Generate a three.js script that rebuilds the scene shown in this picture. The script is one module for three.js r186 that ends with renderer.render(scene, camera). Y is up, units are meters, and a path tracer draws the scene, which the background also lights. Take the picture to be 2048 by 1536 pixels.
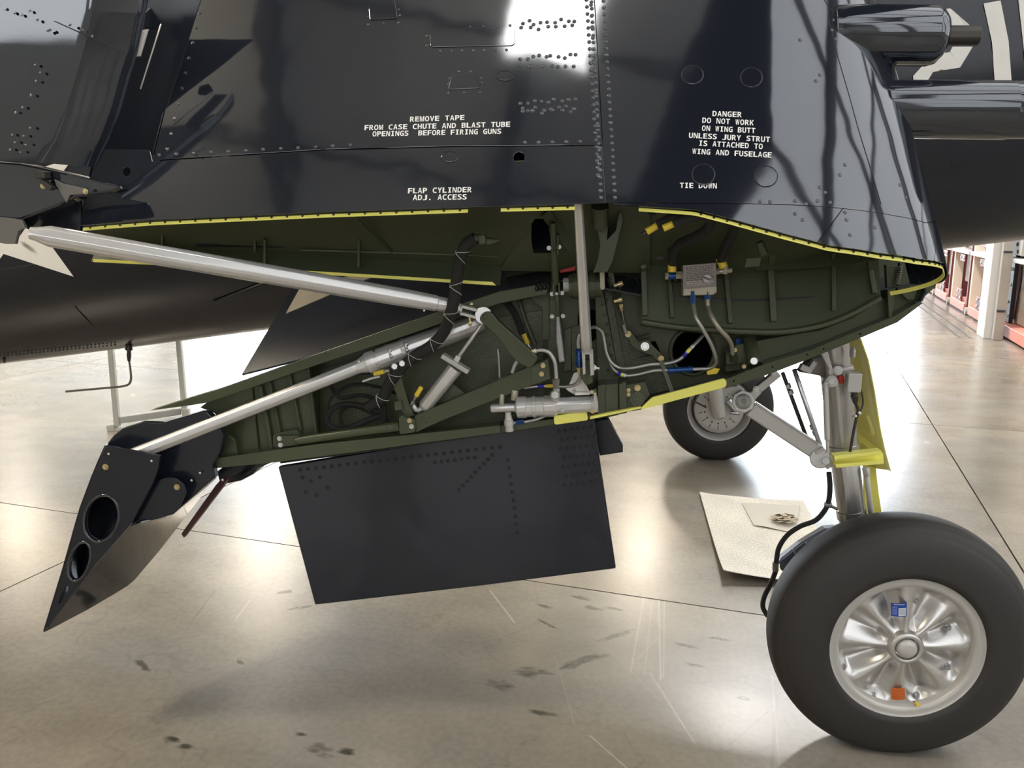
import * as THREE from 'three';
import { mergeGeometries, toCreasedNormals } from 'three/addons/utils/BufferGeometryUtils.js';
import { RoundedBoxGeometry } from 'three/addons/geometries/RoundedBoxGeometry.js';
import { TextGeometry } from 'three/addons/geometries/TextGeometry.js';
import { FontLoader } from 'three/addons/loaders/FontLoader.js';
import { RectAreaLightUniformsLib } from 'three/addons/lights/RectAreaLightUniformsLib.js';
import { createNoise2D } from 'simplex-noise';

// ---------------------------------------------------------------- camera, sky, light, exposure
const scene = new THREE.Scene();
const FOCAL = 1657, PITCH = THREE.MathUtils.degToRad(11.5), EYE = 1.75;
const camera = new THREE.PerspectiveCamera(2 * Math.atan(768 / FOCAL) * 180 / Math.PI, 2048 / 1536, 0.05, 200);
camera.position.set(0, EYE, 0);
camera.rotation.x = -PITCH;
const renderer = new THREE.WebGLRenderer({ antialias: true });
renderer.toneMapping = THREE.LinearToneMapping;
renderer.toneMappingExposure = 1.0;
renderer.shadowMap.enabled = true;
RectAreaLightUniformsLib.init();
scene.background = new THREE.Color(0.80, 0.90, 1.0);
scene.backgroundIntensity = 26;
const LAMP_POWER = 52, UPLIGHT = .42, LAMP_COLOR = new THREE.Color(1.0, 0.88, 0.70), DAYLIGHT = new THREE.Color(.97, .99, 1.03), WINDOW_POWER = .8, ROOF_FILL_POWER = .85, FRONT_FILL_POWER = 1.9;

const rng = (s => () => ((s = (s * 1664525 + 1013904223) >>> 0) / 4294967296))(77);
const noise2 = createNoise2D(rng);
const fbm = (x, y, o = 4) => { let s = 0, a = .5, f = 1; for (let i = 0; i < o; i++) { s += a * noise2(x * f, y * f); a *= .5; f *= 2.03; } return s; };
const V = (x, y, z) => new THREE.Vector3(x, y, z);
const clamp = THREE.MathUtils.clamp, lerp = THREE.MathUtils.lerp;

// ---------------------------------------------------------------- names and labels
const used = {};
function numbered(n) { used[n] = (used[n] || 0) + 1; return used[n] === 1 ? n : n + '_' + String(used[n] - 1).padStart(3, '0'); }
function tag(o, label, category, group) { o.userData.label = label; o.userData.category = category; if (group) o.userData.group = group; return o; }
function clean(g) {
  g = g.index ? g.toNonIndexed() : g.clone();
  for (const k of Object.keys(g.attributes)) if (!['position', 'normal', 'uv'].includes(k)) g.deleteAttribute(k);
  if (!g.attributes.normal) g.computeVertexNormals();
  if (!g.attributes.uv) g.setAttribute('uv', new THREE.BufferAttribute(new Float32Array(g.attributes.position.count * 2), 2));
  return g;
}
function mesh(name, geos, mat, parent = scene, label) {
  const list = (Array.isArray(geos) ? geos : [geos]).map(clean);
  const m = new THREE.Mesh(list.length > 1 ? mergeGeometries(list) : list[0], mat);
  m.name = numbered(name); m.castShadow = m.receiveShadow = true;
  if (label) m.userData.label = label;
  parent.add(m); return m;
}
function group(name, parent = scene, label) { const g = new THREE.Group(); g.name = numbered(name); if (label) g.userData.label = label; parent.add(g); return g; }

// ---------------------------------------------------------------- textures
function dataTex(n, fn, srgb, rep = 1) {
  const d = new Uint8Array(n * n * 4);
  for (let y = 0; y < n; y++) for (let x = 0; x < n; x++) {
    const c = fn(x / n, y / n), i = (y * n + x) * 4;
    d[i] = c[0]; d[i + 1] = c[1]; d[i + 2] = c[2]; d[i + 3] = 255;
  }
  const t = new THREE.DataTexture(d, n, n); t.wrapS = t.wrapT = THREE.RepeatWrapping;
  t.magFilter = THREE.LinearFilter; t.minFilter = THREE.LinearMipmapLinearFilter; t.generateMipmaps = true;
  if (srgb) t.colorSpace = THREE.SRGBColorSpace;
  t.repeat.set(rep, rep); t.needsUpdate = true; return t;
}
const grey = v => { v = clamp(v, 0, 1) * 255; return [v, v, v]; };
// noise that tiles over the unit square
const tile = (fn, u, v) => {
  const a = fn(u, v), b = fn(u - 1, v), c = fn(u, v - 1), d = fn(u - 1, v - 1);
  const s = t => t * t * (3 - 2 * t), x = s(u), y = s(v);
  return (a * (1 - x) + b * x) * (1 - y) + (c * (1 - x) + d * x) * y;
};
const wavy = dataTex(512, (u, v) => grey(.5 + .5 * tile((x, y) => fbm(x * 5, y * 5, 2), u, v)), false, 1 / 1.3);
const fine = dataTex(512, (u, v) => grey(.5 + .5 * tile((x, y) => fbm(x * 40, y * 40, 3), u, v)), false, 1 / 0.3);
const castBump = dataTex(256, (u, v) => grey(.5 + .5 * tile((x, y) => fbm(x * 26, y * 26, 3), u, v)), false, 1 / 0.12);

// ---------------------------------------------------------------- materials
const std = (o) => new THREE.MeshStandardMaterial(o);
const lin = (r, g, b) => new THREE.Color().setRGB(r, g, b);
const M = {
  blue: new THREE.MeshPhysicalMaterial({ color: lin(.0105, .0132, .0205), roughness: .06, ior: 1.9, specularColor: lin(.93, .97, 1), bumpMap: wavy, bumpScale: .0011 }),
  blueFlat: std({ color: lin(.0105, .0132, .0205), roughness: .22, bumpMap: wavy, bumpScale: .001 }),
  blueDoor: std({ color: lin(.0105, .0132, .0205), roughness: .09, bumpMap: wavy, bumpScale: .0032 }),
  blueSatin: std({ color: lin(.0105, .0132, .0205), roughness: .2, bumpMap: wavy, bumpScale: .001 }),
  black: std({ color: lin(.008, .008, .009), roughness: .5 }),
  void: std({ color: lin(.004, .004, .004), roughness: 1 }),
  green: std({ color: lin(.057, .068, .034), roughness: .27, bumpMap: castBump, bumpScale: .0002 }),
  greenLip: std({ color: lin(.057, .068, .034), roughness: .27, bumpMap: castBump, bumpScale: .0002 }),
  greenDark: std({ color: lin(.057, .068, .034), roughness: .27, bumpMap: castBump, bumpScale: .0003 }),
  greenGloss: std({ color: lin(.057, .068, .034), roughness: .14, bumpMap: castBump, bumpScale: .0016 }),
  greenInside: std({ color: lin(.057, .068, .034), roughness: .5 }),
  yellow: std({ color: lin(.90, .86, .19), roughness: .4 }),
  yellowDeep: std({ color: lin(.70, .52, .04), roughness: .4 }),
  yellowGear: std({ color: lin(.74, .69, .14), roughness: .35 }),
  white: std({ color: lin(.80, .78, .72), roughness: .5 }),
  silver: std({ color: lin(.64, .635, .62), roughness: .28, metalness: .5 }),
  silverPaint: std({ color: lin(.50, .49, .46), roughness: .42, metalness: .25 }),
  strutMetal: std({ color: lin(.44, .43, .41), roughness: .3, metalness: .85 }),
  steel: std({ color: lin(.45, .46, .48), roughness: .22, metalness: .9 }),
  alloy: std({ color: lin(.62, .61, .59), roughness: .33, metalness: .9, bumpMap: fine, bumpScale: .0002 }),
  pipe: std({ color: lin(.46, .46, .44), roughness: .35, metalness: .7 }),
  pipeTan: std({ color: lin(.40, .37, .29), roughness: .4, metalness: .5 }),
  brass: std({ color: lin(.58, .47, .24), roughness: .35, metalness: .6 }),
  anodBlue: std({ color: lin(.012, .06, .22), roughness: .3, metalness: .4 }),
  bandBlue: std({ color: lin(.02, .02, .34), roughness: .5 }),
  red: std({ color: lin(.45, .03, .02), roughness: .5 }),
  rubber: std({ color: lin(.026, .024, .022), roughness: .62, bumpMap: fine, bumpScale: .0004 }),
  hose: std({ color: lin(.017, .016, .015), roughness: .55, bumpMap: castBump, bumpScale: .0012 }),
  thread: std({ color: lin(.5, .5, .46), roughness: .8 }),
  gunmetal: std({ color: lin(.06, .055, .048), roughness: .4, metalness: .6 }),
  plate: std({ color: lin(.20, .19, .17), roughness: .4, metalness: .6 }),
};

// ---------------------------------------------------------------- airplane frame: x to the nose, y up, z outboard; measured from the photograph on planes at a stated distance z
const YAW = THREE.MathUtils.degToRad(5.6), AORIGIN = V(.6, 0, -2.45);
const plane = group('airplane');
plane.position.copy(AORIGIN); plane.rotation.y = -YAW;
tag(plane, 'dark blue warplane with its wing folded up, green hinge bay open and wheels down', 'airplane');
const EYE_L = V(0, EYE, 0).sub(AORIGIN).applyAxisAngle(V(0, 1, 0), YAW);
function rayL(px, py) {
  const u = (px - 1024) / FOCAL, v = -(py - 768) / FOCAL, s = Math.sin(PITCH), c = Math.cos(PITCH);
  return V(u, -s + v * c, -c - v * s).applyAxisAngle(V(0, 1, 0), YAW);
}
function at(px, py, w = 0) { const d = rayL(px, py); return EYE_L.clone().addScaledVector(d, (w - EYE_L.z) / d.z); }
const A = (l) => l.map(p => at(p[0], p[1], p[2] ?? 0));
const pxm = (px, w = 0) => px * (EYE_L.z - w) / FOCAL / .985;           // length of so many pixels at distance w

// ---------------------------------------------------------------- shape helpers
function align(g, a, b) {                                              // a geometry along +y from the origin, laid from a towards b
  const q = new THREE.Quaternion().setFromUnitVectors(V(0, 1, 0), b.clone().sub(a).normalize());
  return g.applyQuaternion(q).translate(a.x, a.y, a.z);
}
function lathe(a, b, prof, seg = 28) {                                 // prof: [[distance from a as share of ab, radius], ...]
  const L = a.distanceTo(b), pts = [new THREE.Vector2(0, prof[0][0] * L)];
  for (const [t, r] of prof) pts.push(new THREE.Vector2(r, t * L));
  pts.push(new THREE.Vector2(0, prof[prof.length - 1][0] * L));
  return align(toCreasedNormals(new THREE.LatheGeometry(pts, seg), .6), a, b);
}
function rod(a, b, r, r2 = r, seg = 24) {
  const L = a.distanceTo(b), c = Math.min(r * .25, .003) / L;
  return lathe(a, b, [[0, r * .88], [c, r], [1 - c, r2], [1, r2 * .88]], seg);
}
function tube(pts, r, n = pts.length * 10, seg = 14) {
  const c = new THREE.CatmullRomCurve3(pts, false, 'centripetal');
  return new THREE.TubeGeometry(c, n, r, seg);
}
function bandOn(pts, t0, t1, r) {
  const c = new THREE.CatmullRomCurve3(pts, false, 'centripetal'), l = [];
  for (let i = 0; i <= 4; i++) l.push(c.getPoint(lerp(t0, t1, i / 4)));
  return tube(l, r, 8, 16);
}
function shapeOf(pts, holes = []) {
  const s = new THREE.Shape(pts.map(p => new THREE.Vector2(p.x, p.y)));
  for (const h of holes) s.holes.push(new THREE.Path(h.map(p => new THREE.Vector2(p.x, p.y))));
  return s;
}
function extrude(shape, t, bev = .0015) {
  bev = Math.min(bev, t * .4);
  return new THREE.ExtrudeGeometry(shape, { depth: t - 2 * bev, bevelEnabled: bev > 0, bevelThickness: bev, bevelSize: bev, bevelOffset: -bev, bevelSegments: 2, steps: 1 });
}
function plate(px, w, t, o = {}) {                                     // outline in pixels on the plane z = w, thickness t inboard
  const pts = px.map(p => at(p[0], p[1], w)), holes = (o.holes || []).map(h => h.map(p => at(p[0], p[1], w)));
  const b = Math.min(o.bevel ?? .0015, t * .4);
  return extrude(shapeOf(pts, holes), t, b).translate(0, 0, w - t + b);
}
const circlePx = (cx, cy, rx, ry = rx, n = 28, turn = 0) => Array.from({ length: n }, (_, i) => { const a = i / n * 2 * Math.PI, x = rx * Math.cos(a), y = ry * Math.sin(a); return [cx + x * Math.cos(turn) - y * Math.sin(turn), cy + x * Math.sin(turn) + y * Math.cos(turn)]; });
function roundPoly(px, r = 6, n = 4) {                                 // rounds the corners of a pixel outline
  const out = [];
  px.forEach((p, i) => {
    const a = px[(i + px.length - 1) % px.length], b = px[(i + 1) % px.length];
    const la = Math.hypot(a[0] - p[0], a[1] - p[1]), lb = Math.hypot(b[0] - p[0], b[1] - p[1]), k = Math.min(r, la / 2, lb / 2);
    const s = [p[0] + (a[0] - p[0]) * k / la, p[1] + (a[1] - p[1]) * k / la], e = [p[0] + (b[0] - p[0]) * k / lb, p[1] + (b[1] - p[1]) * k / lb];
    for (let j = 0; j <= n; j++) { const t = j / n; out.push([(1 - t) ** 2 * s[0] + 2 * t * (1 - t) * p[0] + t * t * e[0], (1 - t) ** 2 * s[1] + 2 * t * (1 - t) * p[1] + t * t * e[1]]); }
  });
  return out;
}
function polyAt(pts, t) {                                              // point at share t along a polyline
  const L = [0]; for (let i = 1; i < pts.length; i++) L.push(L[i - 1] + pts[i].distanceTo(pts[i - 1]));
  const d = t * L[L.length - 1]; let i = 1; while (i < pts.length - 1 && L[i] < d) i++;
  return pts[i - 1].clone().lerp(pts[i], clamp((d - L[i - 1]) / Math.max(1e-9, L[i] - L[i - 1]), 0, 1));
}
function sheet(fn, nu, nv, t, uvScale) {                               // fn(u, v) -> Vector3; a shell of thickness t behind it (to the -normal side)
  const P = [], N = [], eps = 1e-3;
  for (let j = 0; j <= nv; j++) for (let i = 0; i <= nu; i++) {
    const u = i / nu, v = j / nv, p = fn(u, v);
    const du = fn(Math.min(1, u + eps), v).sub(fn(Math.max(0, u - eps), v)), dv = fn(u, Math.min(1, v + eps)).sub(fn(u, Math.max(0, v - eps)));
    P.push(p); N.push(du.cross(dv).normalize());
  }
  const pos = [], nor = [], uv = [], idx = [], W = nu + 1;
  const put = (p, n, a, b) => { pos.push(p.x, p.y, p.z); nor.push(n.x, n.y, n.z); uv.push(a, b); return pos.length / 3 - 1; };
  const len = P[0].distanceTo(P[nu]) || 1, hei = P[0].distanceTo(P[nv * W]) || 1;
  for (const side of [0, 1]) {
    const base = pos.length / 3;
    P.forEach((p, k) => put(side ? p.clone().addScaledVector(N[k], -t) : p, side ? N[k].clone().negate() : N[k], (k % W) / nu * len, Math.floor(k / W) / nv * hei));
    for (let j = 0; j < nv; j++) for (let i = 0; i < nu; i++) {
      const a = base + j * W + i, b = a + 1, c = a + W, d = c + 1;
      side ? idx.push(a, c, b, b, c, d) : idx.push(a, b, c, b, d, c);
    }
  }
  const rim = []; for (let i = 0; i < nu; i++) rim.push(i); for (let j = 0; j < nv; j++) rim.push(j * W + nu); for (let i = nu; i > 0; i--) rim.push(nv * W + i); for (let j = nv; j > 0; j--) rim.push(j * W);
  rim.forEach((k, i) => {
    const m = rim[(i + 1) % rim.length], a = P[k], b = P[m], a2 = a.clone().addScaledVector(N[k], -t), b2 = b.clone().addScaledVector(N[m], -t);
    const n = b.clone().sub(a).cross(N[k]).normalize(); if (!isFinite(n.x)) return;
    const q = [put(a, n, 0, 0), put(b, n, 0, 0), put(a2, n, 0, 0), put(b2, n, 0, 0)];
    idx.push(q[0], q[2], q[1], q[1], q[2], q[3]);
  });
  const g = new THREE.BufferGeometry();
  g.setAttribute('position', new THREE.Float32BufferAttribute(pos, 3)); g.setAttribute('normal', new THREE.Float32BufferAttribute(nor, 3)); g.setAttribute('uv', new THREE.Float32BufferAttribute(uv, 2)); g.setIndex(idx);
  return g;
}
const ruled = (a, b, nu, nv, t) => sheet((u, v) => polyAt(a, u).lerp(polyAt(b, u), v), nu, nv, t);
function boxAlong(a, b, wid, hei, up = V(0, 0, 1)) {                   // rounded bar from a to b; hei is measured along up
  const L = a.distanceTo(b), y = b.clone().sub(a).normalize(), x = y.clone().cross(up).normalize(), z = x.clone().cross(y);
  return new RoundedBoxGeometry(wid, L, hei, 2, Math.min(wid, hei) * .16).applyMatrix4(new THREE.Matrix4().makeBasis(x, y, z)).translate((a.x + b.x) / 2, (a.y + b.y) / 2, (a.z + b.z) / 2);
}
function bolt(p, r, dir = V(0, 0, 1), h = r * .7) {                     // washer, hexagon head
  const a = p.clone(), b = p.clone().add(dir);
  return mergeGeometries([clean(align(new THREE.CylinderGeometry(r * 1.3, r * 1.35, h * .3, 20).translate(0, h * .15, 0), a, b)), clean(align(new THREE.CylinderGeometry(r * .88, r, h, 6).translate(0, h * .75, 0), a, b))]);
}
function dome(p, r, dir = V(0, 0, 1), flat = .5) { return align(new THREE.SphereGeometry(r, 12, 6, 0, 2 * Math.PI, 0, Math.PI / 2).scale(1, flat, 1), p, p.clone().add(dir)); }
function stuff(name, pts, r, mat, parent, dir, flat = .45) {            // rivets: one object
  const g = new THREE.SphereGeometry(r, 10, 5, 0, 2 * Math.PI, 0, Math.PI / 2).scale(1, flat, 1);
  const m = new THREE.InstancedMesh(g, mat, pts.length), q = new THREE.Quaternion().setFromUnitVectors(V(0, 1, 0), dir), M4 = new THREE.Matrix4();
  pts.forEach((p, i) => m.setMatrixAt(i, M4.compose(p, p.q || q, V(p.s || 1, p.s || 1, p.s || 1))));
  m.name = numbered(name); m.userData.kind = 'stuff'; m.castShadow = m.receiveShadow = true; parent.add(m); return m;
}
const along = (a, b, n) => Array.from({ length: n }, (_, i) => [lerp(a[0], b[0], n < 2 ? 0 : i / (n - 1)), lerp(a[1], b[1], n < 2 ? 0 : i / (n - 1))]);

// ================================================================ THE HANGAR (room axes: x right, -z away, turned 19 degrees)
const ROOM = THREE.MathUtils.degToRad(-19);
function room(name, parent) { const g = group(name, parent || scene); if (!parent) { g.rotation.y = ROOM; g.userData.kind = 'structure'; } return g; }
const box = (w, h, d, x, y, z) => new THREE.BoxGeometry(w, h, d).translate(x, y, z);
const rbox = (w, h, d, x, y, z, r = .01) => new RoundedBoxGeometry(w, h, d, 2, r).translate(x, y, z);

function concrete(n, marks, sx, sy) {
  const cv = document.createElement('canvas'); cv.width = cv.height = n; const c = cv.getContext('2d');
  const im = c.createImageData(n, n), rough = new Uint8Array(n * n * 4);
  const ox = sx, oy = sy;
  for (let y = 0; y < n; y++) for (let x = 0; x < n; x++) {
    const u = x / n * 4.65, v = y / n * 4.05, i = (y * n + x) * 4;
    const big = fbm(u * .45 + ox, v * .45 + oy, 3), mid = fbm(u * 1.7 + ox, v * 2.4 - oy, 4), sml = noise2(u * 24, v * 24), gr = noise2(u * 90 + 3, v * 90), warm = fbm(u * .6 - 9 + ox, v * .6 + oy, 2);
    let l = 1 + .13 * big + .08 * mid + .03 * sml + .025 * gr;
    const vein = Math.abs(fbm(u * 1.1 + 20 + ox, v * 1.1 + oy, 4)); if (vein < .03) l -= .05 * (1 - vein / .03);
    im.data[i] = 131 * l * (1 + .03 * warm); im.data[i + 1] = 124 * l; im.data[i + 2] = 112 * l * (1 - .07 * warm); im.data[i + 3] = 255;
    const r = (.25 + .02 * mid + .025 * big) * 255; rough[i] = rough[i + 1] = rough[i + 2] = r; rough[i + 3] = 255;
  }
  c.putImageData(im, 0, 0);
  if (marks) marks(c, n);
  const t = new THREE.CanvasTexture(cv); t.colorSpace = THREE.SRGBColorSpace; t.wrapS = t.wrapT = THREE.RepeatWrapping;
  const rt = new THREE.DataTexture(rough, n, n); rt.magFilter = THREE.LinearFilter; rt.wrapS = rt.wrapT = THREE.RepeatWrapping; rt.flipY = true; rt.needsUpdate = true;
  return new THREE.MeshPhysicalMaterial({ map: t, roughnessMap: rt, roughness: 1, ior: 1.62 });
}
const smear = (c, n, x, y, w, h, turn, col, k) => {                    // an irregular patch made of many small dabs
  const cr = Math.cos(turn), sr = Math.sin(turn);
  for (let i = 0; i < k; i++) {
    const a = rng() * 6.283, q = Math.sqrt(rng()) * (.6 + .4 * noise2(a, x * 9)), dx = Math.cos(a) * q * w, dy = Math.sin(a) * q * h;
    c.fillStyle = col; c.beginPath(); c.ellipse((x + dx * cr - dy * sr) / 4.65 * n, (y + dx * sr + dy * cr) / 4.05 * n, (.006 + .02 * rng()) * n / 4.65, (.004 + .008 * rng()) * n / 4.65, turn, 0, 6.3); c.fill();
  }
};
// floor point of a pixel in room axes
function floorAt(px, py) {
  const u = (px - 1024) / FOCAL, v = -(py - 768) / FOCAL, s = Math.sin(PITCH), c = Math.cos(PITCH), d = V(u, -s + v * c, -c - v * s);
  return V(0, EYE, 0).addScaledVector(d, -EYE / d.y).applyAxisAngle(V(0, 1, 0), -ROOM);
}
const JX = -3.49, JZ = .45, SX = 4.65, SZ = 4.05;                       // joints of the slabs
const onSlab = (i, j, px, py) => { const p = floorAt(px, py); return [p.x - (JX + i * SX), p.z - (JZ - (j + 1) * SZ)]; };
const nearMarks = (c, n) => {
  const S = (px, py) => onSlab(0, 0, px, py), dark = 'rgba(40,38,34,.10)', scr = (a, b, w, col) => { const p = S(...a), q = S(...b); c.strokeStyle = col; c.lineWidth = w; c.beginPath(); c.moveTo(p[0] / SX * n, p[1] / SZ * n); c.lineTo(q[0] / SX * n, q[1] / SZ * n); c.stroke(); };
  for (const [px, py, w, h, t, k] of [[1170, 1320, .16, .03, -.9, 260], [1235, 1270, .12, .02, -.9, 120], [1060, 1345, .10, .05, -.3, 110], [1000, 1370, .08, .05, 0, 60], [1160, 1195, .05, .02, .2, 70], [1185, 1215, .06, .02, .2, 70], [1090, 1212, .05, .015, .2, 40], [1230, 1217, .05, .015, 0, 40], [1080, 1425, .07, .02, 0, 60], [285, 1330, .09, .018, .4, 80], [345, 1479, .03, .02, 0, 40], [372, 1492, .025, .015, 0, 40], [695, 1504, .03, .02, 0, 60], [603, 1468, .012, .01, 0, 20], [480, 1324, .014, .008, .5, 26], [570, 1183, .035, .02, -.6, 90], [600, 1215, .06, .006, -.7, 60], [1370, 1290, .06, .02, .2, 70], [1440, 1277, .06, .012, 0, 60], [1390, 1330, .04, .015, 0, 40], [1100, 1250, .1, .006, .5, 40], [1490, 1397, .02, .01, 0, 40], [640, 1500, .09, .05, 0, 50]]) { const p = S(px, py); smear(c, n, p[0], p[1], w, h, t, dark, k); }
  for (const [a, b, w, al] of [[[1316, 1100], [1322, 1360], 3, .35], [[1330, 1100], [1328, 1355], 2, .3], [[1288, 1195], [1262, 1345], 2, .28], [[1305, 1200], [1290, 1350], 2, .2], [[980, 1180], [1030, 1245], 2.5, .4], [[1300, 1345], [1390, 1485], 2.5, .25], [[1315, 1365], [1370, 1455], 2, .2], [[1180, 1470], [1255, 1536], 3, .3], [[1315, 1275], [1275, 1320], 2, .2], [[1545, 1350], [1560, 1530], 2, .2], [[470, 1240], [500, 1200], 2, .3], [[1110, 1310], [1150, 1450], 1.5, .18], [[1220, 1300], [1320, 1400], 1.5, .15]]) scr(a, b, w, `rgba(225,222,214,${al})`);
  for (const [a, b, w, al] of [[[1555, 1390], [1545, 1536], 5, .12], [[430, 1180], [385, 1240], 2, .25], [[1540, 1420], [1460, 1490], 2, .2]]) scr(a, b, w, `rgba(60,54,46,${al})`);
};
const floorMats = [concrete(1024, null, 0, 0), concrete(1024, null, 31, 7), concrete(1024, null, 62, 55)], nearMat = concrete(2048, nearMarks, 4, 90);
const floor = room('floor');
{
  const g = new THREE.BoxGeometry(SX - .009, .12, SZ - .009), p = g.attributes.position, uv = g.attributes.uv;
  for (let i = 0; i < p.count; i++) uv.setXY(i, p.getX(i) / (SX - .007) + .5, .5 - p.getZ(i) / (SZ - .007));
  mesh('floor_base', box(66, .1, 64, -12, -.17, -8), std({ color: lin(.03, .028, .026), roughness: 1 }), floor);
  for (let i = -6; i <= 2; i++) for (let j = -4; j <= 8; j++) {
    const s = mesh('floor_slab', g, i === 0 && j === 0 ? nearMat : floorMats[((i * 7 + j * 3) % 3 + 3) % 3], floor);
    s.position.set(JX + (i + .5) * SX, -.06, JZ - (j + .5) * SZ);
    if ((i + j) % 2 && !(i === 0 && j === 0)) s.rotation.y = Math.PI;
  }
  mesh('floor_apron', box(26, .12, 1.4, -4, -.062, -36.8), floorMats[0], floor);
}
const wallMat = std({ color: lin(.62, .60, .55), roughness: .8 }), ceilMat = std({ color: lin(.74, .73, .70), roughness: .85 }), beamMat = std({ color: lin(.16, .15, .14), roughness: .7 });
const HX0 = -32, HX1 = 9, HZ0 = -36, HZ1 = 16, HY = 10;
{
  // back wall with two open doorways
  const wb = room('wall_back');
  const D = [[-30.5, -21], [-1.7, 7]], dh = 7.5;
  mesh('wall_panel', [box(D[0][0] - HX0, HY, .3, (HX0 + D[0][0]) / 2, HY / 2, HZ0), box(D[1][0] - D[0][1], HY, .3, (D[1][0] + D[0][1]) / 2, HY / 2, HZ0), box(HX1 - D[1][1], HY, .3, (HX1 + D[1][1]) / 2, HY / 2, HZ0), ...D.map(d => box(d[1] - d[0], HY - dh, .3, (d[0] + d[1]) / 2, (HY + dh) / 2, HZ0))], wallMat, wb);
  mesh('wall_panel', box(.3, HY, HZ1 - HZ0 + .6, 0, HY / 2, (HZ0 + HZ1) / 2).translate(HX0 - .15, 0, 0), wallMat, room('wall_left'));
  mesh('wall_panel', box(.3, HY, HZ1 - HZ0 + .6, 0, HY / 2, (HZ0 + HZ1) / 2).translate(HX1 + .15, 0, 0), wallMat, room('wall_right'));
  mesh('wall_panel', box(HX1 - HX0 + .6, HY, .3, (HX0 + HX1) / 2, HY / 2, HZ1 + .15), wallMat, room('wall_front'));
  const ce = room('ceiling');
  mesh('ceiling_deck', box(HX1 - HX0 + .6, .3, HZ1 - HZ0 + .6, (HX0 + HX1) / 2, HY + .15, (HZ0 + HZ1) / 2), ceilMat, ce);
  const gb = rbox(.22, .5, HZ1 - HZ0, 0, 0, 0, .02), gp = rbox(HX1 - HX0, .14, .10, 0, 0, 0, .02);
  for (let x = -29.2; x < 9; x += 3.2) { const m = mesh('roof_beam', gb, beamMat, ce); m.position.set(x, HY - .25, (HZ0 + HZ1) / 2); }
  for (let z = -34; z < 16; z += 2.4) { const m = mesh('roof_purlin', gp, beamMat, ce); m.position.set((HX0 + HX1) / 2, HY - .07, z); }
}
// unseen daylight windows at right mirror in the paint; front ones are added fill
{
  const pane = new THREE.MeshStandardMaterial({ color: lin(.8, .8, .8), emissive: DAYLIGHT.clone(), emissiveIntensity: WINDOW_POWER }), frontFillPane = new THREE.MeshStandardMaterial({ color: lin(.8, .8, .8), emissive: DAYLIGHT.clone(), emissiveIntensity: FRONT_FILL_POWER }), roofFillPane = new THREE.MeshStandardMaterial({ color: lin(.8, .8, .8), emissive: DAYLIGHT.clone(), emissiveIntensity: ROOF_FILL_POWER });
  const windows = (n0, list, turn, hgt, y0, power = WINDOW_POWER, glass = pane) => list.forEach(([x, z, w], i) => {
    const g = group('unseen_window_' + (n0 + i)); g.userData.kind = 'structure'; g.position.copy(V(x, 0, z).applyAxisAngle(V(0, 1, 0), ROOM)); g.rotation.y = ROOM + turn;
    mesh('unseen_pane', box(w, hgt, .04, 0, y0 + hgt / 2, .02), glass, g);
    mesh('unseen_frame', [box(.16, hgt + .2, .14, -w / 2, y0 + hgt / 2, .07), box(.16, hgt + .2, .14, w / 2, y0 + hgt / 2, .07), box(w, .16, .14, 0, y0, .07), box(w, .16, .14, 0, y0 + hgt, .07), box(w, .12, .12, 0, y0 + hgt * .5, .07)], beamMat, g);
    const l = new THREE.RectAreaLight(DAYLIGHT, power, w - .2, hgt - .2); l.position.set(0, y0 + hgt / 2, .16); l.rotation.y = Math.PI; l.name = numbered('unseen_window_light'); g.add(l);
  });
  windows(1, [[HX1 - .02, -7, 3.4], [HX1 - .02, -3, 3.4], [HX1 - .02, 1, 3.4], [HX1 - .02, 5, 3.4], [HX1 - .02, 9, 3.4]], -Math.PI / 2, 7.2, 2.6);
  windows(6, [[-4, HZ1 - .02, 4.2], [1, HZ1 - .02, 4.2], [6, HZ1 - .02, 4.2]], Math.PI, 3.5, 4, FRONT_FILL_POWER, frontFillPane);  // fill panels added behind the camera to brighten tubes and fittings
  // glowing roof panels added to brighten the reflection on the wing nose
  let n = 9;
  for (const x of [4.4, 7.4]) for (const z of [-6.2, -2.6, 1.0, 4.6, 8.2]) {
    const g = group('unseen_window_' + n++); g.userData.kind = 'structure'; g.position.copy(V(x, HY - .16, z).applyAxisAngle(V(0, 1, 0), ROOM)); g.rotation.y = ROOM;
    mesh('unseen_pane', rbox(2.7, .03, 3.3, 0, .01, 0, .005), roofFillPane, g);
    mesh('unseen_frame', [box(.12, .1, 3.4, -1.4, 0, 0), box(.12, .1, 3.4, 1.4, 0, 0), box(2.9, .1, .12, 0, 0, 1.7), box(2.9, .1, .12, 0, 0, -1.7)], beamMat, g);
    const l = new THREE.RectAreaLight(DAYLIGHT, ROOF_FILL_POWER, 2.6, 3.2); l.position.set(0, -.03, 0); l.rotation.x = -Math.PI / 2; l.name = numbered('unseen_window_light'); g.add(l);
  }
}
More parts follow.
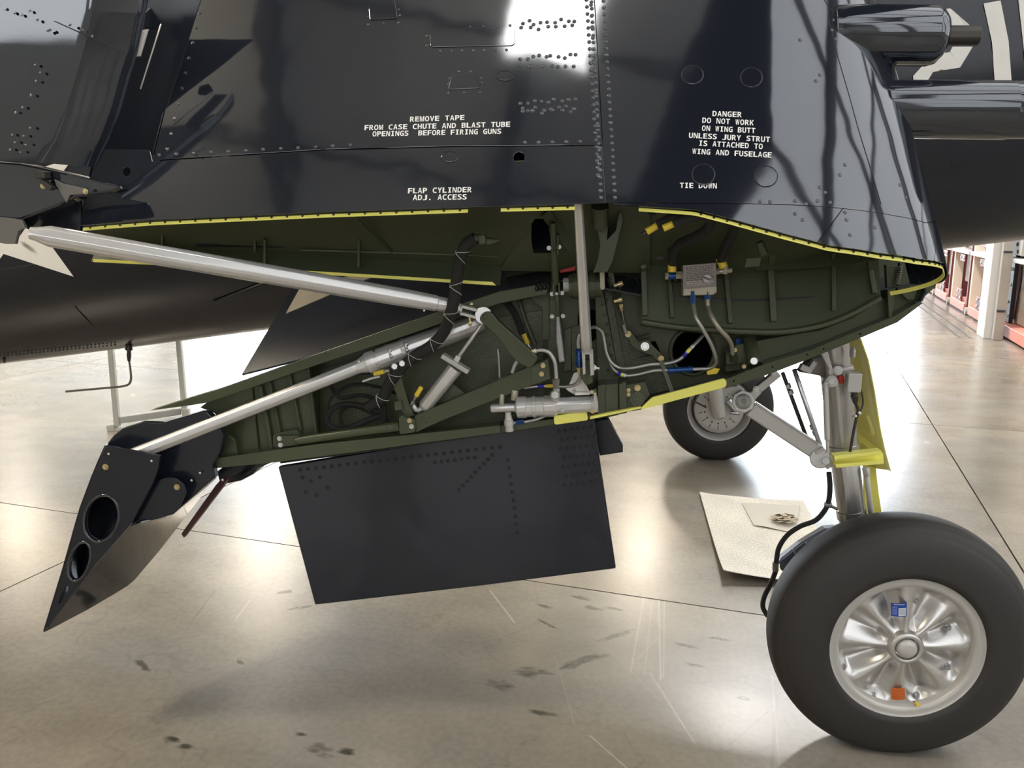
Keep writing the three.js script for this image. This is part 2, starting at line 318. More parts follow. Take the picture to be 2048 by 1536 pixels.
// lamps: out of the frame, seen as reflections; the one right of the fuselage is added fill
{
  const glow = new THREE.MeshStandardMaterial({ color: lin(.8, .8, .8), emissive: LAMP_COLOR.clone(), emissiveIntensity: LAMP_POWER * .8 }), shade = std({ color: lin(.5, .5, .5), roughness: .5, metalness: .3 });
  const spots = [[-3.9, -23, 'over the far doorway'], [-14.5, -19.5, 'far left, second from the back wall'], [-23, -18.5, 'farthest left'], [-9, -30, 'nearest the back wall'], [-20, -30, 'back left corner'], [6, -25, 'back right'], [-10, -9, 'over the tail of the airplane'], [-19, -8, 'left of the tail'], [1.5, -16.5, 'beside the door leaves', 1, 1], [-.28, .5, 'right over the folded wing', .15, 1], [-7.4, 1.5, 'left of the folded wing', 1.7], [-.4, -12.9, 'right of the fuselage, added to brighten the floor and door leaves', 2.2, 1], [-17, 4, 'left front corner']];
  for (const [x, z, where, dim = 1, neutral = 0] of spots) {
    const own = !neutral && dim === 1 ? glow : new THREE.MeshStandardMaterial({ color: lin(.8, .8, .8), emissive: neutral ? lin(1, .97, .92) : LAMP_COLOR.clone(), emissiveIntensity: LAMP_POWER * .8 * dim });
    const p = V(x, 0, z).applyAxisAngle(V(0, 1, 0), ROOM), t = group('panel_lamp'); t.position.set(p.x, 8.2, p.z); t.rotation.y = ROOM;
    tag(t, 'flat panel lamp hung from the hangar roof, ' + where, 'lamp', 'panel lamps under the roof');
    mesh('lamp_frame', [rbox(.94, .10, .03, 0, 0, .76), rbox(.94, .10, .03, 0, 0, -.76), rbox(.03, .10, 1.5, .455, 0, 0), rbox(.03, .10, 1.5, -.455, 0, 0)], shade, t);
    mesh('diffuser', [rbox(.88, .012, 1.49, 0, -.03, 0, .004)], own, t);
    mesh('diffuser', [rbox(.88, .012, 1.49, 0, .03, 0, .004)], own, t);
    for (const zz of [-.7, .7]) mesh('hanger', new THREE.CylinderGeometry(.006, .006, 1.75, 8).translate(0, .92, zz), shade, t);
    for (const up of [0, 1]) { const l = new THREE.RectAreaLight(!neutral ? LAMP_COLOR : lin(1, .97, .92), LAMP_POWER * dim * (up ? UPLIGHT : 1), .88, 1.49); l.position.set(0, up ? .04 : -.04, 0); l.rotation.x = up ? Math.PI / 2 : -Math.PI / 2; l.name = numbered('lamp_light'); t.add(l); }
  }
  // unseen dark cylinder added so the wing mirrors a dark band
  const d = mesh('added_dark_duct', new THREE.CylinderGeometry(.68, .68, 40, 40).rotateX(Math.PI / 2), std({ color: lin(.012, .012, .014), roughness: 1 })), q = V(1.95, 0, -10).applyAxisAngle(V(0, 1, 0), ROOM);
  d.position.set(q.x, 8.6, q.z); d.rotation.y = ROOM; tag(d, 'added dark round duct under the hangar roof, darkening the wing reflection', 'duct');
}

// ================================================================ FOLDED WING PANEL: lower skin leans 25 degrees inboard
const LEAN = THREE.MathUtils.degToRad(25), NW = V(0, Math.sin(LEAN), Math.cos(LEAN)), SW = V(0, Math.cos(LEAN), -Math.sin(LEAN)), PW = V(0, 1.762, .33);
function wing(px, py, n = 0) {                                          // (x, s) on the lower skin
  const d = rayL(px, py), P = PW.clone().addScaledVector(NW, n), t = P.clone().sub(EYE_L).dot(NW) / d.dot(NW), q = EYE_L.clone().addScaledVector(d, t).sub(P);
  return new THREE.Vector2(q.x, q.dot(SW));
}
const W3 = (x, s, n = 0) => PW.clone().addScaledVector(SW, s).addScaledVector(NW, n).setX(x);
const wpx = (px, py, n = 0) => { const q = wing(px, py, n); return W3(q.x, q.y, n); };
const LE0 = wing(1898, 530, -.10), LE1 = wing(1762, 10, -.10), NA = .44, NB = .19;
const XLE = s => LE0.x + .03 + (LE1.x - LE0.x) * (s - LE0.y) / (LE1.y - LE0.y);
function skin(q, s, o = 0) {                                            // lower skin, flat, then round the nose (q runs along the skin)
  const xn = XLE(s) - NA; if (q <= xn) return W3(q, s, o);
  const f = Math.min((q - xn) / (NA * .86), Math.PI), n = V(Math.sin(f) / NA, Math.cos(f) / NB, 0).normalize();
  return W3(xn + NA * Math.sin(f) + n.x * o, s, -NB * (1 - Math.cos(f)) + n.y * o);
}
function toPx(P) { const d = P.clone().sub(EYE_L).applyAxisAngle(V(0, 1, 0), -YAW), s = Math.sin(PITCH), c = Math.cos(PITCH), D = -d.y * s - d.z * c; return [1024 + FOCAL * d.x / D, 768 - FOCAL * (d.y * c - d.z * s) / D]; }
function skinAt(px, py) {                                               // (q, s) of a pixel, also on the nose
  let { x: q, y: s } = wing(px, py);
  for (let k = 0; k < 12; k++) {
    const a = toPx(skin(q, s)), e = 1e-3, b = toPx(skin(q + e, s)), c = toPx(skin(q, s + e));
    const j = [(b[0] - a[0]) / e, (c[0] - a[0]) / e, (b[1] - a[1]) / e, (c[1] - a[1]) / e], D = j[0] * j[3] - j[1] * j[2], rx = px - a[0], ry = py - a[1];
    if (Math.abs(D) < 1) break;
    q += clamp((rx * j[3] - ry * j[1]) / D, -.1, .1); s += clamp((ry * j[0] - rx * j[2]) / D, -.1, .1);
  }
  return new THREE.Vector2(q, s);
}
const fold = group('folded_wing', plane);
const flatSkin = (px, o = {}) => {                                      // a flat panel of the skin: outline in pixels
  const P = p => p.isVector2 ? p : wing(p[0], p[1]), t = .003, b = .0008;
  return extrude(shapeOf(px.map(P), (o.holes || []).map(h => h.map(P))), o.t ?? t, b).translate(0, 0, -(o.t ?? t) + b + (o.lift || 0)).applyMatrix4(new THREE.Matrix4().makeBasis(V(1, 0, 0), SW, NW).setPosition(PW));
};
const G2 = (a, b, t) => new THREE.Vector2(lerp(a.x, b.x, t), lerp(a.y, b.y, t));
{
  const up = (a, b, s) => { const p = wing(...a), q = wing(...b), t = (s - p.y) / (q.y - p.y); return G2(p, q, t); };   // extends a line to span position s
  const TOP = 2.6;
  const rearTop = up([305, 322], [385, 0], TOP), sparTop = up([1212, 406], [1189.5, 0], TOP), frontTop = up([1762, 400], [1655, 30], TOP);
  // panels behind the spar seam
  mesh('skin_panel', flatSkin([[305.5, 320], [650, 298.5], [900, 292], [1205, 289.5], [1188.5, 0], sparTop, rearTop]), M.blue, fold);
  mesh('skin_panel', flatSkin([[160, 451], [300, 440], [650, 424], [950, 414], [1150, 408], [1211.5, 406], [1205, 291.5], [900, 294], [650, 300.5], [305, 322.5], [300, 300], [196, 298]], { holes: [circlePx(253, 343, 8, 9.5), circlePx(1038, 315, 11.5, 11)] }), M.blue, fold);
  // panels in front of the spar seam, round the nose
  const bot = [[1212.5, 405], [1400, 406], [1500, 407], [1580, 409], [1700, 418], [1790, 431], [1850, 445], [1886, 458]].map(p => skinAt(...p));
  const q0 = sparTop.x, nose = (a, f) => { const s = a; return XLE(s) - NA + NA * .86 * f; };
  const edge = (t, s0) => new THREE.Vector2(0, 0);
    const front = (u, v) => {                                             // u along the chord, v along the span
    const b = u < .86 ? polyAt2(bot, u / .86) : new THREE.Vector2(nose(bot[bot.length - 1].y, lerp(fOf(bot[bot.length - 1]), Math.PI, (u - .86) / .14)), bot[bot.length - 1].y);
    const tq = lerp(lerp(1, 1, 0), 1, 0), f = u < .86 ? u / .86 : 1 + (u - .86);
    const s = lerp(b.y, TOP, v), sp = wing(1212.5, 405), tt = (s - sp.y) / (TOP - sp.y);
    const xs = lerp(sp.x + .0015, sparTop.x + .0015, tt);
    // keep the share of the distance between spar seam and nose
    const b0 = lerp(sp.x, sparTop.x, (b.y - sp.y) / (TOP - sp.y)) + .0015, share = (b.x - b0) / (nose(b.y, Math.PI) - b0);
    return skin(lerp(xs, nose(s, Math.PI), share), s);
  };
  function fOf(p) { return clamp((p.x - (XLE(p.y) - NA)) / (NA * .86), 0, Math.PI); }
  function polyAt2(l, t) { const p = polyAt(l.map(q => V(q.x, q.y, 0)), t); return new THREE.Vector2(p.x, p.y); }
  mesh('skin_panel', sheet((u, v) => front(u, v), 120, 40, .003), M.blue, fold);
  mesh('nose_liner', sheet((u, v) => { const s = lerp(bot[bot.length - 1].y - .075 + .02 * (1 - u), .42, v); return skin(nose(s, lerp(1.15, Math.PI, u)), s, -.008); }, 40, 6, .003), M.greenInside, fold);
  // strip under the front panel, along the cut edge
  const low = [[1213, 408.5], [1390, 419], [1460, 437], [1580, 470], [1660, 491], [1760, 506], [1840, 518], [1893, 529]].map(p => skinAt(...p));
  const top = bot.map(p => new THREE.Vector2(p.x, p.y - .002));
  const strip = (l, h, u0, u1) => sheet((u, v) => { const t = lerp(u0, u1, u), a = polyAt2(l, t), b = polyAt2(h, t), c = G2(a, b, v); return skin(c.x, c.y); }, 60, 6, .003);
  mesh('edge_panel', strip(low, top, .02, .545), M.blue, fold);
  mesh('edge_panel', strip(low, top, .5475, .885), M.blue, fold);
  mesh('edge_panel', strip(low, top, .8875, 1), M.blue, fold);
  // nose end below the last edge panel, turning to the far side
  const e0 = low[low.length - 1], e1 = top[top.length - 1];
  mesh('nose_edge', sheet((u, v) => { const f0 = fOf(e0), f1 = fOf(e1), f = lerp(lerp(f0, f1, v), Math.PI * .66, u), s = lerp(lerp(e0.y, e0.y - .02, Math.sin(u * Math.PI)), e1.y, v); return skin(nose(s, f), s); }, 24, 4, .004), M.blue, fold);
  // seam at the nose: thin raised butt straps
  // upper skin (far side)
  mesh('upper_skin', ruled([W3(-1.6, .05, -.36), W3(XLE(.05) - .25, .05, -.38)], [W3(-1.2, TOP, -.30), W3(XLE(TOP) - .25, TOP, -.38)], 2, 2, .004), M.blue, fold);
  mesh('rear_spar', ruled([wpx(300, 300, -.004), wpx(305, 322, -.004)], [wpx(300, 300, -.3), wpx(305, 322, -.3)], 1, 1, .003), M.blueFlat, fold);
  mesh('rear_spar', ruled([W3(wing(303, 305).x, wing(303, 305).y, -.004), W3(rearTop.x, TOP, -.004)], [W3(wing(303, 305).x, wing(303, 305).y, -.3), W3(rearTop.x, TOP, -.26)], 2, 1, .003), M.blueFlat, fold);
  // yellow strips inside the cut edge
  const yel = (l, drop = .0105) => sheet((u, v) => { const p = polyAt2(l, u); return skin(p.x, p.y - lerp(drop, .0015, v), -.010); }, 40, 1, .002);
  const rear = l => l.map(p => wing(...p));
  mesh('edge_strip', yel(rear([[162, 451], [300, 440], [650, 424], [935, 414]])), M.yellow, fold, 'yellow edge strip with screws');
  mesh('edge_strip', yel(rear([[1001, 412], [1150, 408.5]])), M.yellow, fold, 'yellow edge strip with screws');
  mesh('edge_strip', yel(low.slice(1).reduce((a, p) => (a.push(p), a), [skinAt(1278, 411)])), M.yellow, fold, 'yellow edge strip with screws');
  const ns = low[low.length - 1];
  mesh('edge_strip', sheet((u, v) => { const f = lerp(fOf(ns), Math.PI * .72, u), s = ns.y - .004 - lerp(.0125, .0015, v) - .01 * u; return skin(nose(s, f), s, -.010); }, 16, 1, .002), M.yellow, fold, 'yellow edge strip at the nose');
  const sc = [];
  const onLine = (l, n, dn) => { for (let i = 0; i < n; i++) { const p = polyAt2(l, (i + .5) / n); const q = skin(p.x, p.y - .0035, -.0095); sc.push(q); } };
  onLine(rear([[162, 451], [300, 440], [650, 424], [935, 414]]), 25); onLine(rear([[1001, 412], [1150, 408.5]]), 5); onLine(low.slice(1), 22);
  stuff('edge_screw', sc, .0035, M.gunmetal, fold, NW, .6);
  // root rib seen from below, and the far wall of the butt
  const nearA = [[170, 452], [650, 424], [1150, 409]].map(p => { const q = wing(...p); return W3(q.x, q.y + .13, -.006); });
  const nearB = [1150, 1300, 1390, 1500, 1660, 1760].map(x => { const q = skinAt(x, x < 1400 ? 410 : 410); return skin(q.x, q.y + (x < 1400 ? .19 : .08), -.006); });
  const farRear = A([[182, 522, 0], [350, 530, 0], [640, 546, 0], [1000, 569, 0]]);
  const farMid = A([[1000, 569, 0], [1150, 590, 0], [1285, 600, 0]]);
  const farFront = A([[1283, 646, .03], [1340, 655, .03], [1420, 662, .03], [1500, 666, .03], [1565, 666, .03], [1640, 654, .03], [1700, 632, .03], [1762, 598, .03]]);
  const lift = (l, y, z) => l.map(p => p.clone().add(V(0, y, z)));
  const wallTopR = lift(farRear, .05, -.05), wallTopF = lift(farFront, .17, -.08);
  mesh('root_rib', ruled(wallTopR, nearA, 24, 4, .003), M.greenInside, fold, 'olive root rib of the folded wing');
  {
    const o = at(1000, 540, -.05), xx = at(1300, 545, -.05).sub(o).normalize(), nn = xx.clone().cross(nearB[0].clone().sub(o)).normalize(), yy = nn.clone().cross(xx);
    const to2 = p => new THREE.Vector2(p.clone().sub(o).dot(xx), p.clone().sub(o).dot(yy)), hit = (px, py) => { const d = rayL(px, py), t = o.clone().sub(EYE_L).dot(nn) / d.dot(nn); return to2(EYE_L.clone().addScaledVector(d, t)); };
    const sh = shapeOf([o, at(1300, 545, -.05), nearB[1], nearB[0]].map(to2), [roundPoly([[1063, 437], [1090, 436], [1097, 445], [1104, 506], [1067, 506], [1063, 480]], 4).map(p => hit(...p))]);
    mesh('root_rib', extrude(sh, .004, .0008).applyMatrix4(new THREE.Matrix4().makeBasis(xx, yy, nn).setPosition(o)), M.greenInside, fold, 'olive root rib with a rectangular opening');
  }
  mesh('root_rib', ruled(wallTopF, nearB.slice(1), 24, 4, .003), M.greenInside, fold, 'olive root rib of the folded wing');
  mesh('butt_wall', ruled(farRear, wallTopR, 24, 2, .004), M.greenInside, fold);
  mesh('butt_wall', ruled(farFront, wallTopF, 24, 3, .004), M.greenInside, fold);
  mesh('edge_strip', ruled(A([[186, 524, .006], [350, 532, .006], [640, 549, .006], [992, 571, .006]]), A([[186, 518, .006], [350, 526, .006], [640, 543, .006], [985, 564, .006]]), 20, 1, .002), M.yellow, fold, 'yellow strip along the far edge');
  // curved flange of the far edge
  mesh('edge_flange', tube(A([[1284, 643, .035], [1340, 652, .035], [1420, 659, .035], [1500, 663, .035], [1565, 663, .035], [1640, 651, .035], [1700, 629, .035], [1762, 595, .035]]), .009, 60, 10), M.green, fold);
  mesh('edge_flange', ruled(farFront, lift(farFront, -.012, -.05), 30, 1, .003), M.greenLip, fold);
  // stiffeners on the wall and the rib, each bent at the corner
  for (const [x0, y0, x1, y1, x2, y2, wd] of [[1287, 533, 1287, 540, 1290, 632, 11], [1340, 497, 1339, 560, 1345, 636, 8], [1450, 500, 1453, 560, 1461, 647, 9], [1549, 487, 1541, 535, 1547, 643, 12], [1666, 505, 1666, 530, 1667, 622, 8], [1738, 515, 1740, 540, 1749, 588, 10], [1348, 500, 1350, 520, 1351, 560, 5]]) {
    const a = at(x0, y0, .04), b = at(x1, y1, -.02), c = at(x2, y2, .024), wd2 = pxm(wd);
    mesh('stiffener', [boxAlong(a, b, wd2, .012), boxAlong(b, c, wd2, .014)], M.greenLip, fold);
  }
  for (const [x, y, t] of [[530, 500, .05], [718, 500, .03], [325, 480, .05], [510, 468, .05]]) mesh('stiffener', boxAlong(at(x, y - 22, .02), at(x, y + 34, -.01), .008, .01), M.green, fold);
  mesh('stiffener', boxAlong(at(705, 430, .15), at(785, 505, -.02), .006, .006), M.greenDark, fold);
  mesh('stiffener', boxAlong(at(600, 500, -.02), at(1000, 512, -.02), .006, .006), M.greenDark, fold);
  mesh('stiffener', boxAlong(at(1090, 425, .10), at(1150, 505, 0), .03, .008), M.greenDark, fold);
  for (const [x, y, rx, ry] of [[1305, 427, 8, 4], [1320, 516, 11, 5]]) mesh('rib_hole_disc', plate(circlePx(x, y, rx, ry), y < 450 ? .2 : .03, .006), M.rubber, fold);  // dark discs stand for the shade inside two rib holes
  mesh('rib_bracket', plate([[1494, 516], [1523, 514], [1519, 533], [1489, 535]], .12, .01), M.greenLip, fold); mesh('rib_knob', lathe(at(1519, 484, .16), at(1529, 510, .15), [[0, .010], [.4, .012], [.9, .012], [1, .009]], 20), M.greenDark, fold);
  // access covers and hatches, screw heads round them
  const rim = (cx, cy, rx, ry) => { const pts = circlePx(cx, cy, rx, ry, 40).map(p => wpx(p[0], p[1], .0003)); pts.push(pts[0]); return new THREE.TubeGeometry(new THREE.CatmullRomCurve3(pts), 80, .0012, 6); };
  const cover = (cx, cy, rx, ry = rx) => { const m = mesh('access_cover', cx < 1560 ? flatSkin(circlePx(cx, cy, rx, ry, 40), { t: .002, lift: .0012 }) : flatSkin(circlePx(cx, cy, rx, ry, 40), { t: .002, lift: -.004 }), M.blue, fold); mesh('cover_rim', rim(cx, cy, rx + 1, ry + 1), M.black, m); return m; };
  for (const c of [[1385, 150, 21, 18], [1503, 155, 21, 19], [1407, 349, 22, 20], [1532, 353, 22, 20], [900, 314, 17, 10], [1010, 152, 17, 9]]) cover(...c);
  const screws = [];
  const hatch = (px, r = 3) => { mesh('hatch', flatSkin(roundPoly(px, r), { t: .003, lift: .0022 }), M.blue, fold); };
  hatch([[903, 150], [951, 149], [960, 177], [897, 180]]); for (const p of [[896, 157], [896, 168], [896, 186], [928, 185], [960, 185], [918, 143], [941, 143], [962, 156], [963, 166]]) screws.push(wpx(...p));
  hatch([[864, 60], [1025, 54], [1030, 62], [1030, 88], [1024, 92], [861, 95], [860, 70]], 6); for (const p of [...along([880, 102], [1013, 100], 7), [854, 72], [853, 91], ...along([940, 53], [1020, 51], 4)]) screws.push(wpx(...p));
  hatch([[738, 15], [742, 4], [760, -6], [788, -8], [795, 38], [740, 41]], 4); for (const p of [[737, 49], [766, 46], [797, 45], [736, 33], [740, 21], [761, 9], [781, 8], [797, 19], [800, 30]]) screws.push(wpx(...p));
  stuff('cover_screw', screws, .0042, M.blue, fold, NW, .5);
  // rivets
  const rv = [];
  const dbl = (a, b, n, o) => { for (const p of along(a, b, n)) rv.push(wpx(p[0] + o, p[1])); };
  dbl([1173, 0], [1196, 350], 26, 0); dbl([1186, 4], [1205, 395], 30, -3); dbl([1201, 2], [1224, 395], 30, 6); dbl([1180, 10], [1199, 340], 16, 2);
  for (const [n, y] of [[9, 42], [7, 52], [10, 112], [8, 130], [9, 200], [8, 214], [6, 222]]) for (let i = 0; i < n; i++) rv.push(wpx(1040 + i * (120 / n) + rng() * 6, y + rng() * 9 - i * .6));
  for (const p of along([330, 298], [402, -5], 11)) rv.push(wpx(p[0] + 5, p[1]));
  for (const p of along([318, 310], [700, 290], 12)) rv.push(wpx(p[0], p[1]));
  for (const p of along([1050, 285], [1160, 283], 5)) rv.push(wpx(p[0], p[1]));
  stuff('rivet', rv, .0058, M.blue, fold, NW, .38);
  const pits = [];
  for (const [x, y] of [[1668, 40], [1664, 60], [1672, 78], [1590, 402], [1612, 408], [1635, 402], [1660, 405], [1590, 428], [1605, 440], [1690, 425], [1693, 440], [1640, 375], [1680, 350], [1690, 330], [1800, 370], [1812, 395], [1750, 455], [1700, 470], [1650, 385], [1640, 150], [1632, 162], [1600, 80], [1500, 405], [1520, 403], [1540, 404]]) { const q = skinAt(x, y), p = skin(q.x, q.y), p2 = skin(q.x, q.y, .01); p.q = new THREE.Quaternion().setFromUnitVectors(V(0, 1, 0), p2.sub(p).normalize()); pits.push(p); }
  stuff('rivet', pits, .0052, M.blue, fold, NW, .42);
  // nose seam: a fine dark groove cover
  const seam = [[1655, 30], [1675, 110], [1698, 190], [1718, 262], [1742, 340], [1762, 408]].map(p => { const q = skinAt(...p); return skin(q.x, q.y, .0003); });
  mesh('seam', tube(seam, .0011, 60, 6), M.black, fold);
  mesh('seam', tube([[880 / 2.926 + 1348, 0], [1662, 20], [1690, 55]].map(p => { const q = skinAt(...p); return skin(q.x, q.y, .0003); }), .001, 20, 6), M.black, fold);

  // gun fairings and barrels through the nose
  const gun = (pts, r, w) => { };
  const ga = at(1690, 70, .0), gb = at(1888, 72, .0), R1 = pxm(51, .0);
  mesh('gun_fairing', lathe(ga, gb, [[-.15, R1 * .98], [0, R1], [.86, R1], [.93, R1 * .93], [.985, R1 * .72], [1, R1 * .5]], 48), M.blue, fold, 'short rounded gun fairing');
  mesh('gun_barrel', rod(at(1870, 72, .0), at(1957, 72, .0), pxm(17.5, .0)), M.gunmetal, fold, 'dark bare metal gun barrel');
  const hc = at(1770, 219, .02), hd = at(2120, 222, .02), R2 = pxm(51, .02);
  mesh('gun_fairing', lathe(hc, hd, [[-.1, R2], [0, R2], [.7, R2 * 1.0], [.701, R2 * .985], [1, R2 * .96]], 48), M.blue, fold, 'long tubular gun fairing');
  for (const [x, y] of [[1839, 42], [1836, 24]]) mesh('fairing_screw', dome(at(x, y, R1 * (y > 30 ? .86 : .4)), .005, V(0, .3, 1).normalize()), M.brass, fold);
}
// lettering on the lower skin
const font = await new FontLoader().loadAsync('fonts/droid/droid_sans_bold.typeface.json');
const capBox = new TextGeometry('H', { font, size: 1, depth: .2 }); capBox.computeBoundingBox(); const CAP = capBox.boundingBox.max.y;
{
  const glyphs = {};
  const line = (text, x0, y0, x1, y1, cap) => {                          // typewriter stencil: equal cells, wide letters
    const a = wing(x0, y0), b = wing(x1, y1), h = a.distanceTo(wing(x0, y0 - cap)), L = a.distanceTo(b), an = Math.atan2(b.y - a.y, b.x - a.x), cell = L / (text.length - .2), out = [];
    [...text].forEach((ch, i) => {
      if (ch === ' ') return;
      if (!glyphs[ch]) { glyphs[ch] = clean(new TextGeometry(ch, { font, size: 1, depth: .2, curveSegments: 4 })); glyphs[ch].computeBoundingBox(); }
      const bb = glyphs[ch].boundingBox, w = cell * (ch === 'I' ? .62 : ch === '.' ? .3 : .84);
      const low = Math.min(0, bb.min.y + .03); out.push(glyphs[ch].clone().translate(-bb.min.x, -low, 0).scale(w / (bb.max.x - bb.min.x), h / (low < 0 ? bb.max.y - low : CAP), .002).translate((i + .4) * cell - w / 2, 0, 0));
    });
    return mergeGeometries(out).rotateZ(an).translate(a.x, a.y, .0001).applyMatrix4(new THREE.Matrix4().makeBasis(V(1, 0, 0), SW, NW).setPosition(PW));
  };
  const paint = std({ color: lin(.80, .80, .78), roughness: .45 });
  mesh('stencil_lettering', [line('REMOVE TAPE', 820, 243.7, 928.5, 240, 10), line('FROM CASE CHUTE AND BLAST TUBE', 729, 260.5, 1020, 253.6, 10), line('OPENINGS  BEFORE FIRING GUNS', 745, 273, 1002, 267.6, 10)], paint, fold);
  mesh('stencil_lettering', [line('FLAP CYLINDER', 816, 387, 943, 384.5, 10.5), line('ADJ. ACCESS', 826, 400.5, 933, 399, 10.5)], paint, fold);
  mesh('stencil_lettering', [line('DANGER', 1425, 232.4, 1483, 234.5, 10.5), line('DO NOT WORK', 1404.4, 245.6, 1507, 251, 10.5), line('ON WING BUTT', 1403.7, 261.5, 1510, 266.6, 10.5), line('UNLESS JURY STRUT', 1377.7, 275.8, 1539.4, 284.4, 10.5), line('IS ATTACHED TO', 1397.6, 291.5, 1525, 298.4, 10.5), line('WING AND FUSELAGE', 1384.6, 307.6, 1542.8, 315.5, 10.5)], paint, fold);
  mesh('stencil_lettering', [line('TIE DOWN', 1360, 376, 1433.4, 377, 10.5)], paint, fold);
}
// ---------------------------------------------------------------- flap of the folded wing, upper left
const uflap = group('upper_flap', plane);
{
  const w0 = .42, edge = [[275, -60], [268, 20], [252, 95], [232, 160], [214, 225], [190, 285], [166, 333]].map(p => at(p[0], p[1], w0 - .02));
  const mid = [[190, -60], [180, 20], [165, 95], [148, 160], [128, 225], [104, 285], [80, 325]].map(p => at(p[0], p[1], w0 + .02));
  const left = [[-420, -90], [-420, 0], [-420, 80], [-420, 150], [-420, 200], [-420, 260], [-420, 300]].map(p => at(p[0], p[1], w0 + .10));
  const bend = (u, v) => { const a = polyAt(left, v), b = polyAt(mid, v), c = polyAt(edge, v); if (u < .6) return a.lerp(b, u / .6); const t = (u - .6) / .4; return b.lerp(c, Math.sin(t * Math.PI / 2)).add(V(0, 0, -.055 * (1 - Math.cos(t * Math.PI / 2)))); };
  mesh('flap_skin', sheet((u, v) => bend(u, 1 - v), 60, 30, .004), M.blue, uflap);
  mesh('flap_cove', ruled([at(160, 440, .2), at(300, 322, .2)], [at(262, -60, .2), at(420, -60, .2)], 2, 2, .004), M.blueFlat, uflap);
  mesh('cove_rib', plate([[300, 15], [318, 40], [308, 58], [290, 55], [285, 30]], .28, .01), M.blueFlat, uflap);
  mesh('hinge_plate', plate([[285, 60], [296, 58], [280, 112], [268, 114]], .34, .006), M.silverPaint, uflap);
  mesh('cove_wire', rod(at(322, 48, .28), at(281, 178, .28), .0018), M.silver, uflap);
  mesh('cove_web', ruled([at(276, 118, .33), at(250, 108, .33)], [at(300, -20, .33), at(270, -20, .33)], 1, 1, .004), M.blueFlat, uflap);
  mesh('flap_seam', tube(A([[108, 42, w0 + .035], [180, 75, w0 + .026], [248, 108, w0 - .015]]), .0012, 20, 6), M.black, uflap);
  const rv = []; for (const [x, y] of [[45, 215], [31, 225], [62, 190], [60, 256], [47, 272], [30, 285], [24, 270], [52, 290], [40, 305], [20, 300], [72, 162], [80, 145], [70, 130], [100, 60], [60, 22], [12, 18], [30, 26], [44, 30], [75, 40], [96, 62], [140, 50], [165, 60], [185, 72]]) rv.push(at(x, y, w0 + .045));
  stuff('rivet', rv, .004, M.blue, uflap, NW);
  // end plates and fittings at its lower end
  mesh('flap_end', plate([[-60, 318], [40, 326], [72, 332], [150, 350], [175, 356], [240, 372], [243, 378], [222, 385], [160, 392], [120, 410], [40, 440], [-60, 440]], w0 - .02, .05, { bevel: .006 }), M.blue, uflap);
  mesh('star_piece', plate([[108, 358], [125, 366], [170, 376], [172, 388], [140, 390], [132, 405], [122, 388], [112, 372]], w0 - .012, .006), M.plate, uflap, 'grey star shaped piece');  // grey star shaped plate
  mesh('end_block', [boxAlong(at(78, 352, w0), at(95, 350, w0), .018, .03), boxAlong(at(86, 362, w0), at(106, 378, w0), .012, .02)], M.gunmetal, uflap);
  for (const [x, y] of [[86, 372], [171, 383]]) mesh('bolt', bolt(at(x, y, w0 + .002), .0055), M.brass, uflap);
  mesh('end_rib', plate([[-40, 395], [40, 410], [82, 422], [78, 440], [60, 460], [40, 452], [20, 480], [-40, 480]], w0 - .06, .03), M.blueFlat, uflap);
  mesh('end_bracket', plate([[-40, 430], [20, 436], [42, 440], [50, 455], [36, 462], [30, 488], [12, 488], [-40, 478]], w0 + .0, .012), M.plate, uflap, 'bare metal bracket with a row of rivets');
  mesh('end_shadow_plate', plate([[82, 425], [160, 400], [162, 440], [160, 470], [60, 462]], .3, .01), M.blueFlat, uflap);  // dark plate standing for the shadow at the flap end
}

// ---------------------------------------------------------------- FUSELAGE behind
const fus = group('fuselage', plane);
const FZ = -1.85, FHW = .58, FHH = .85, FSL = .126;
const fusBottom = x => 1.415 + x * FSL + (x < -1.3 ? (x + 1.3) * .011 : 0);                               // height of the keel
const fusTaper = x => x < -1 ? 1 + (x + 1) * .05 : 1;
function fusAt(x, a, o = 0) { const k = fusTaper(x), hw = FHW * k + o, hh = FHH * k + o; return V(x, fusBottom(x) + FHH * k + hh * Math.sin(a), FZ + hw * Math.cos(a)); }   // a: angle from the side, up
function fusPx(px, py, o = .004) {                                       // surface point of a pixel
  const d = rayL(px, py); let t = (-1.0 - EYE_L.z) / d.z;
  for (let k = 0; k < 900; k++, t += .003) {
    const p = EYE_L.clone().addScaledVector(d, t), kk = fusTaper(p.x), y = (p.y - fusBottom(p.x) - FHH * kk) / (FHH * kk + o), z = (p.z - FZ) / (FHW * kk + o);
    if (y * y + z * z <= 1) return p;
  }
  return EYE_L.clone().addScaledVector(d, (FZ - EYE_L.z) / d.z);
}
